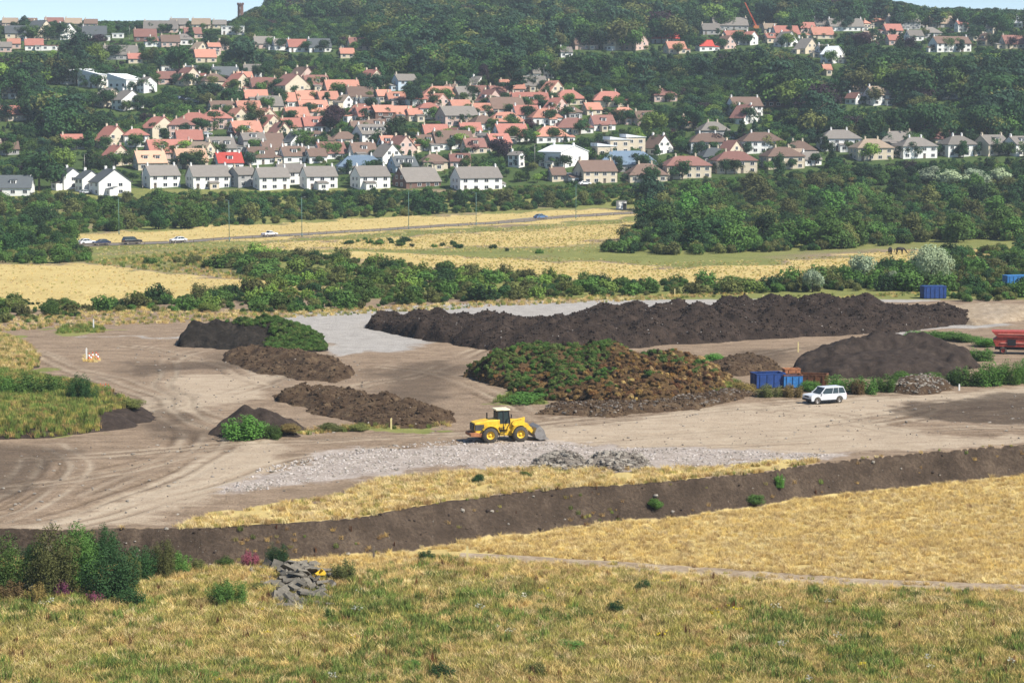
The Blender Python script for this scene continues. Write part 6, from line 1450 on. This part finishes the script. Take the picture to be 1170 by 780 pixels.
# ------------------------------------------------------------------ horses
def horse(x, yb, hd, lab):
    X, Y, zg = hit(x, yb)
    J = [((0, 0, 1.22), .30), ((-.55, 0, 1.26), .31), ((-.8, 0, 1.22), .2), ((.5, 0, 1.25), .30), ((.85, 0, 1.25), .19), ((1.2, 0, .85), .13), ((1.45, 0, .48), .12), ((1.68, 0, .22), .075)]
    E = [(0, 1), (1, 2), (0, 3), (3, 4), (4, 5), (5, 6), (6, 7)]
    for a, xs in ((3, .5), (1, -.62)):
        for sgn in (-1, 1):
            b = len(J); bk = -.10 if a == 1 else 0
            J += [((xs, sgn * .2, .98), .15), ((xs - bk * .8, sgn * .2, .62), .085), ((xs + bk, sgn * .2, .38), .06), ((xs, sgn * .2, .05), .06)]
            E += [(a, b), (b, b + 1), (b + 1, b + 2), (b + 2, b + 3)]
    me = bpy.data.meshes.new('body'); me.from_pydata([j[0] for j in J], E, []); me.materials.append(M['horse'])
    r = empty('horse', (X, Y, zg - .02), R(hd)); r.scale = (1.15,) * 3; tag(r, lab, 'horse', 'grazing horses')
    o = put('body', me, r)
    sk = o.modifiers.new('skin', 'SKIN'); ly = me.skin_vertices[0] if me.skin_vertices else None
    if ly is None:
        bpy.context.view_layer.objects.active = o; ly = me.skin_vertices[0]
    for i, j in enumerate(J): ly.data[i].radius = (j[1], j[1] * 1.05)
    ly.data[0].use_root = True
    sb = o.modifiers.new('sub', 'SUBSURF'); sb.levels = 1; sb.render_levels = 1
    mb = MB(); mb.cyl((-.95, 0, 1.3), (-1.08, 0, .95), .06, .09, 6); mb.cyl((-1.08, 0, .95), (-1.05, 0, .5), .09, .02, 6); mb.obj('tail', M['black'], r, True)
    mb = MB()
    for sgn in (-1, 1): mb.cyl((1.36, sgn * .07, .62), (1.36, sgn * .1, .82), .04, .01, 5)
    mb.obj('ear', M['horse'], r)
    mb = MB(); mb.prism([(.6, 1.5), (1.0, 1.3), (1.36, .72), (1.28, .68), (.9, 1.1), (.6, 1.36)], -.03, .03); mb.obj('mane', M['black'], r)
horse(1017, 291, 70, 'left of two dark horses grazing in the far field')
horse(1028, 291, 12, 'right of two dark horses grazing in the far field')

# ------------------------------------------------------------------ slab heap in the foreground
X0, Y0, z0 = hit(338, 690); r = empty('slab_heap', (X0, Y0, z0)); tag(r, 'heap of broken grey stone slabs in the foreground grass', 'rubble')
gs = random.Random(21); SLM = []
SLAB = earth('slab_stone', [(0.3, (0.07, 0.065, 0.055)), (0.5, (0.15, 0.135, 0.11)), (0.7, (0.27, 0.24, 0.19))], .8, .5, .05, 5.0)
for i in range(9):
    mb = MB(); a, b, c = 1.0, gs.uniform(.45, .7), gs.uniform(.12, .2); pts = []
    n = gs.choice([4, 5, 5, 6])
    for j in range(n):
        t = 6.283 * (j + gs.uniform(-.22, .22)) / n + .6; pts.append((a / 2 * math.cos(t) * gs.uniform(.85, 1.15), b / 2 * math.sin(t) * gs.uniform(.85, 1.2)))
    v = [(x, y, -c / 2) for x, y in pts] + [(x * .95 + gs.uniform(-.02, .02), y * .95, c / 2 + gs.uniform(-.02, .02)) for x, y in pts]
    mb.add(v, [tuple(range(n - 1, -1, -1)), tuple(range(n, 2 * n))] + [(j, (j + 1) % n, n + (j + 1) % n, n + j) for j in range(n)])
    SLM.append(mb.mesh('slab', [SLAB]))
for i in range(150):
    py = gs.uniform(648, 696); px = 338 + gs.gauss(0, 24) - (0 if py > 664 else -2)
    if not 288 < px < 378: continue
    if px < 312 and gs.random() < .4: continue
    X, Y, zg = hit(px, py)
    hh = max(0, 1.0 * (1 - ((px - 343) / 42) ** 2) * (1 - ((py - 671) / 28) ** 2))
    k = gs.uniform(.8, 2.1)
    sl = put('slab', gs.choice(SLM), r, (X - X0, Y - Y0, zg - z0 + .06 + hh * gs.uniform(.25, 1.0)), (gs.uniform(-.55, .55) + .25, gs.gauss(0, .35), gs.uniform(0, 6.28)), (k, k * gs.uniform(.8, 1.3), gs.uniform(.8, 1.3)))
X, Y, zg = hit(366, 664); r = empty('digger_bucket', (X, Y, zg + .55), R(20)); tag(r, 'small yellow metal bucket lying on the stone slabs', 'bucket')
r.scale = (.6, .6, .5)
mb = MB(); mb.prism([(-.55, 0), (.45, -.05), (.6, .3), (.35, .75), (.25, .72), (.48, .3), (.38, .05), (-.55, .1)], -.6, .6); mb.obj('shell', M['yellow'], r)
mb = MB(); mb.prism([(-.5, .05), (.4, 0), (.55, .3), (.3, .7)], -.64, -.58); mb.prism([(-.5, .05), (.4, 0), (.55, .3), (.3, .7)], .58, .64); mb.obj('cheek', M['yellow'], r)

# ------------------------------------------------------------------ nearer bushes
FB = [ # x, base y, width px, height px, leaf, label
 (18, 676, 74, 72, 'leaf_mid', 'leftmost bush of the foreground thicket by the bank'), (58, 680, 76, 90, 'leaf_olive', 'tall olive bush in the foreground thicket'), (92, 668, 62, 82, 'leaf_mid', 'mid green bush behind the dark foreground shrub'), (118, 648, 44, 56, 'leaf_dark', 'dark bush at the thicket back, against the bank'),
 (128, 684, 80, 76, 'leaf_dark', 'large dark shrub at the front of the thicket'), (184, 660, 42, 50, 'leaf_olive', 'pale olive bush at the right end of the thicket'), (160, 662, 46, 46, 'leaf_dark', 'low dark bush between thicket and bank'), (100, 655, 30, 44, 'leaf_fresh', 'bright green spot bush inside the thicket'),
 (148, 692, 34, 24, 'leaf_dark', 'low dark green cushion before the thicket'), (72, 684, 22, 26, 'leaf_pink', 'pink-flowering willowherb clump before the thicket'), (42, 690, 26, 28, 'leaf_rust', 'brownish weed clump at the left thicket foot'),
 (206, 656, 30, 30, 'leaf_mid', 'green bush against the bank right of the pale olive bush'), (226, 652, 22, 18, 'leaf_olive', 'small olive bush against the bank, right of thicket'), (40, 660, 44, 52, 'leaf_dark', 'dark bush between the leftmost and tall olive bushes'), (82, 650, 34, 50, 'leaf_olive', 'upright olive bush at the thicket back'), (146, 668, 34, 46, 'leaf_olive', 'olive bush right behind the large dark shrub'), (8, 688, 40, 30, 'leaf_rust', 'brown weedy bush at the left picture edge'), (110, 690, 26, 18, 'leaf_pink', 'second pink willowherb clump before the large dark shrub'),
 (317, 648, 32, 34, 'leaf_dark', 'round dark bush behind the slab heap'), (258, 648, 20, 16, 'leaf_mid', 'small bush at the bank foot left of slabs'), (286, 648, 22, 22, 'leaf_pink', 'pinkish willowherb clump beside the round dark bush'), (262, 692, 52, 36, 'leaf_mid', 'spreading green bush left of the slab heap'), (296, 676, 20, 13, 'leaf_olive', 'olive bush overlapping the left slabs'),
 (392, 664, 30, 30, 'leaf_olive', 'weedy clump right of the slab heap'), (487, 642, 20, 18, 'leaf_dark', 'small dark bush at the left end of the path'), (377, 710, 20, 18, 'leaf_mid', 'small green tuft bush below the slab heap'), (735, 676, 22, 17, 'leaf_dark', 'small blackish bush just below the path'), (703, 702, 20, 22, 'leaf_dark', 'dark bush left below the small blackish bush'),
 (505, 776, 34, 22, 'leaf_dark', 'dark cushion bush at the bottom edge, centre'), (472, 764, 20, 14, 'leaf_fresh', 'fresh green plant left of bottom cushion bush'), (546, 552, 16, 13, 'leaf_dark', 'small dark bush on the dry strip above the bank'), (600, 545, 13, 9, 'leaf_mid', 'tiny green bush on the strip, below the rubble heaps'),
 (890, 556, 15, 18, 'leaf_fresh', 'bright green weed on the bank face, right'), (862, 575, 22, 14, 'leaf_mid', 'green weed low on the bank face, right'), (748, 580, 18, 14, 'leaf_fresh', 'bright green weed on the bank face, middle'), (612, 772, 30, 18, 'leaf_olive', 'olive rosette weed near the bottom edge'), (240, 776, 24, 14, 'leaf_fresh', 'fresh green plant at the bottom edge, left'), (650, 742, 34, 14, 'leaf_fresh', 'bright green leafy patch in the foreground, centre'),
 
 # yard
 (93, 470, 35, 37, 'leaf_dark', 'round dark bush on the left earth bank'), (60, 464, 34, 26, 'leaf_mid', 'green bush left of the round dark bank bush'), (32, 462, 34, 28, 'leaf_mid', 'second green bush left on the earth bank'), (6, 464, 32, 28, 'leaf_mid', 'green bush at the very left of the earth bank'), (150, 478, 26, 14, 'leaf_olive', 'low olive bush at the right tip of the earth bank'),
 (278, 500, 56, 30, 'leaf_fresh', 'fresh green bush on the small dark mound'), (312, 500, 26, 18, 'leaf_mid', 'green bush right on the small dark mound'), (330, 498, 22, 14, 'leaf_rust', 'brownish bush right of the small dark mound'), (378, 492, 24, 12, 'leaf_olive', 'low olive bush before the longer brown heap'), (410, 492, 20, 11, 'leaf_olive', 'second low olive bush before the longer brown heap'),
 (600, 459, 46, 14, 'leaf_fresh', 'bright green weed pile at the foot of the waste heap'), (813, 418, 26, 14, 'leaf_fresh', 'green weed clump on the low brown ridge'),
 (850, 450, 30, 16, 'leaf_rust', 'dry brownish bush before the dark blue skip'), (880, 453, 34, 17, 'leaf_olive', 'dry olive bush before the dark blue skip'), (905, 453, 26, 17, 'leaf_rust', 'dry brown bush left of the white car'), (925, 447, 24, 16, 'leaf_fresh', 'green bush just behind the white car bonnet'),
 (955, 446, 34, 20, 'leaf_fresh', 'green bush behind the white car roof'), (985, 448, 38, 21, 'leaf_fresh', 'bright green bush right of the white car'), (980, 450, 20, 20, 'leaf_rust', 'brownish bush right of the white car'), (1010, 446, 30, 22, 'leaf_mid', 'green bush left of the slate rubble'), (1030, 438, 30, 16, 'leaf_fresh', 'green bush behind the slate rubble'), (1060, 437, 34, 14, 'leaf_fresh', 'second green bush behind the slate rubble'),
 (1100, 440, 42, 26, 'leaf_mid', 'green bush at the foot of the red machine bank, left'), (1128, 440, 44, 30, 'leaf_fresh', 'second green bush below the red machine'), (1152, 438, 44, 32, 'leaf_fresh', 'third green bush below the red machine'), (1180, 436, 44, 32, 'leaf_fresh', 'fourth green bush below the red machine'), (1092, 438, 22, 18, 'leaf_dark', 'dark bush at the right end of the slate rubble'),
 (1120, 412, 34, 18, 'leaf_mid', 'green bush between smooth heap and red machine'), (1050, 388, 34, 12, 'leaf_fresh', 'green bush behind the smooth heap, left'), (1078, 388, 36, 13, 'leaf_fresh', 'green bush behind the smooth heap, middle'), (1102, 390, 30, 12, 'leaf_mid', 'green bush behind the smooth heap, right'), (1125, 396, 26, 14, 'leaf_fresh', 'green bush left of the red machine'),
 (237, 356, 20, 14, 'leaf_light', 'yellow-green bush before the hedge belt, left'), (60, 360, 24, 20, 'leaf_mid', 'green bush by the far left yard corner'),
]
for (x, yb, wd, hp, lf, lb) in FB:
    X, Y, zg = hit(x, yb); s = ppm(Y)
    o = bush(X, Y, hp / s * 1.05, wd / s * 1.08, lf, lb, None, 2 if hp > 30 else True, kind='scrub' if hp > 16 else 'bush')
    hz = [H for H in HEAPS if H[0].name.startswith(('earth_bank', 'soil_mound', 'compost_ridge'))]
    for H in hz:
        q = H[1][:, :2] + H[2]; d2 = ((q - np.array([X, Y])) ** 2).sum(1); k = int(d2.argmin())
        if d2[k] < .3: o.location.z = max(o.location.z, H[1][k, 2] + H[3] - .1)

# ------------------------------------------------------------------ air
def vol_mat(name, col, dens):
    m = bpy.data.materials.new(name); m.use_nodes = True; t = m.node_tree; t.nodes.clear()
    v = t.nodes.new('ShaderNodeVolumePrincipled'); v.inputs['Color'].default_value = (*col, 1); v.inputs['Density'].default_value = dens; v.inputs['Anisotropy'].default_value = 0.0
    o = t.nodes.new('ShaderNodeOutputMaterial'); t.links.new(v.outputs[0], o.inputs['Volume']); return m
mb = MB(); mb.box((0, 1500, 80), (8600, 3200, 210))
hz = mb.obj('haze', vol_mat('haze', (0.76, 0.88, 1.0), 0.00011)); tag(hz, 'thin pale blue summer haze', None, kind='stuff')

# dust thrown up beside the red machine
gd = np.random.default_rng(4); vv = []; ff = []
nu, nv = 22, 12
for i in range(nv + 1):
    for j in range(nu):
        a, b = math.pi * i / nv, 2 * math.pi * j / nu; d = np.array([math.sin(a) * math.cos(b), math.sin(a) * math.sin(b), math.cos(a)])
        k = .7 + .6 * float(fbm(d[0] * 1.5 + 5 + d[2], d[1] * 1.5 + 5, 77, 3))
        vv.append(tuple(d * k * np.array([4.2, 3.0, 2.3]) + np.array([.6 * d[2], 0, 1.7])))
for i in range(nv):
    for j in range(nu): ff.append((i * nu + j, (i + 1) * nu + j, (i + 1) * nu + (j + 1) % nu, i * nu + (j + 1) % nu))
X, Y, zg = hit(1136, 372)
me = bpy.data.meshes.new('dust_cloud'); me.from_pydata(vv, [], ff); dm = vol_mat('dust', (0.82, 0.68, 0.54), 0.0); me.materials.append(dm); me.update()
t = dm.node_tree; vn = [n for n in t.nodes if n.type == 'PRINCIPLED_VOLUME'][0]; oc = t.nodes.new('ShaderNodeTexCoord').outputs['Object']
sb = N(t, 'ShaderNodeVectorMath', operation='SUBTRACT'); t.links.new(oc, sb.inputs[0]); sb.inputs[1].default_value = (0, 0, 1.7)
ln = N(t, 'ShaderNodeVectorMath', operation='LENGTH'); t.links.new(scaled(t, sb.outputs[0], (1 / 4.2, 1 / 3.0, 1 / 2.3)), ln.inputs[0])
fo = math_n(t, 'SUBTRACT', 1.0, ln.outputs['Value'], clamp=True)
t.links.new(math_n(t, 'MULTIPLY', math_n(t, 'MULTIPLY', fo, math_n(t, 'SUBTRACT', noise_n(t, .45, 3, .6, oc), .25, clamp=True)), 0.5), vn.inputs['Density'])
tag(put('dust_cloud', me, None, (X, Y, zg)), 'brown dust drifting beside the red screening machine', None, kind='stuff')
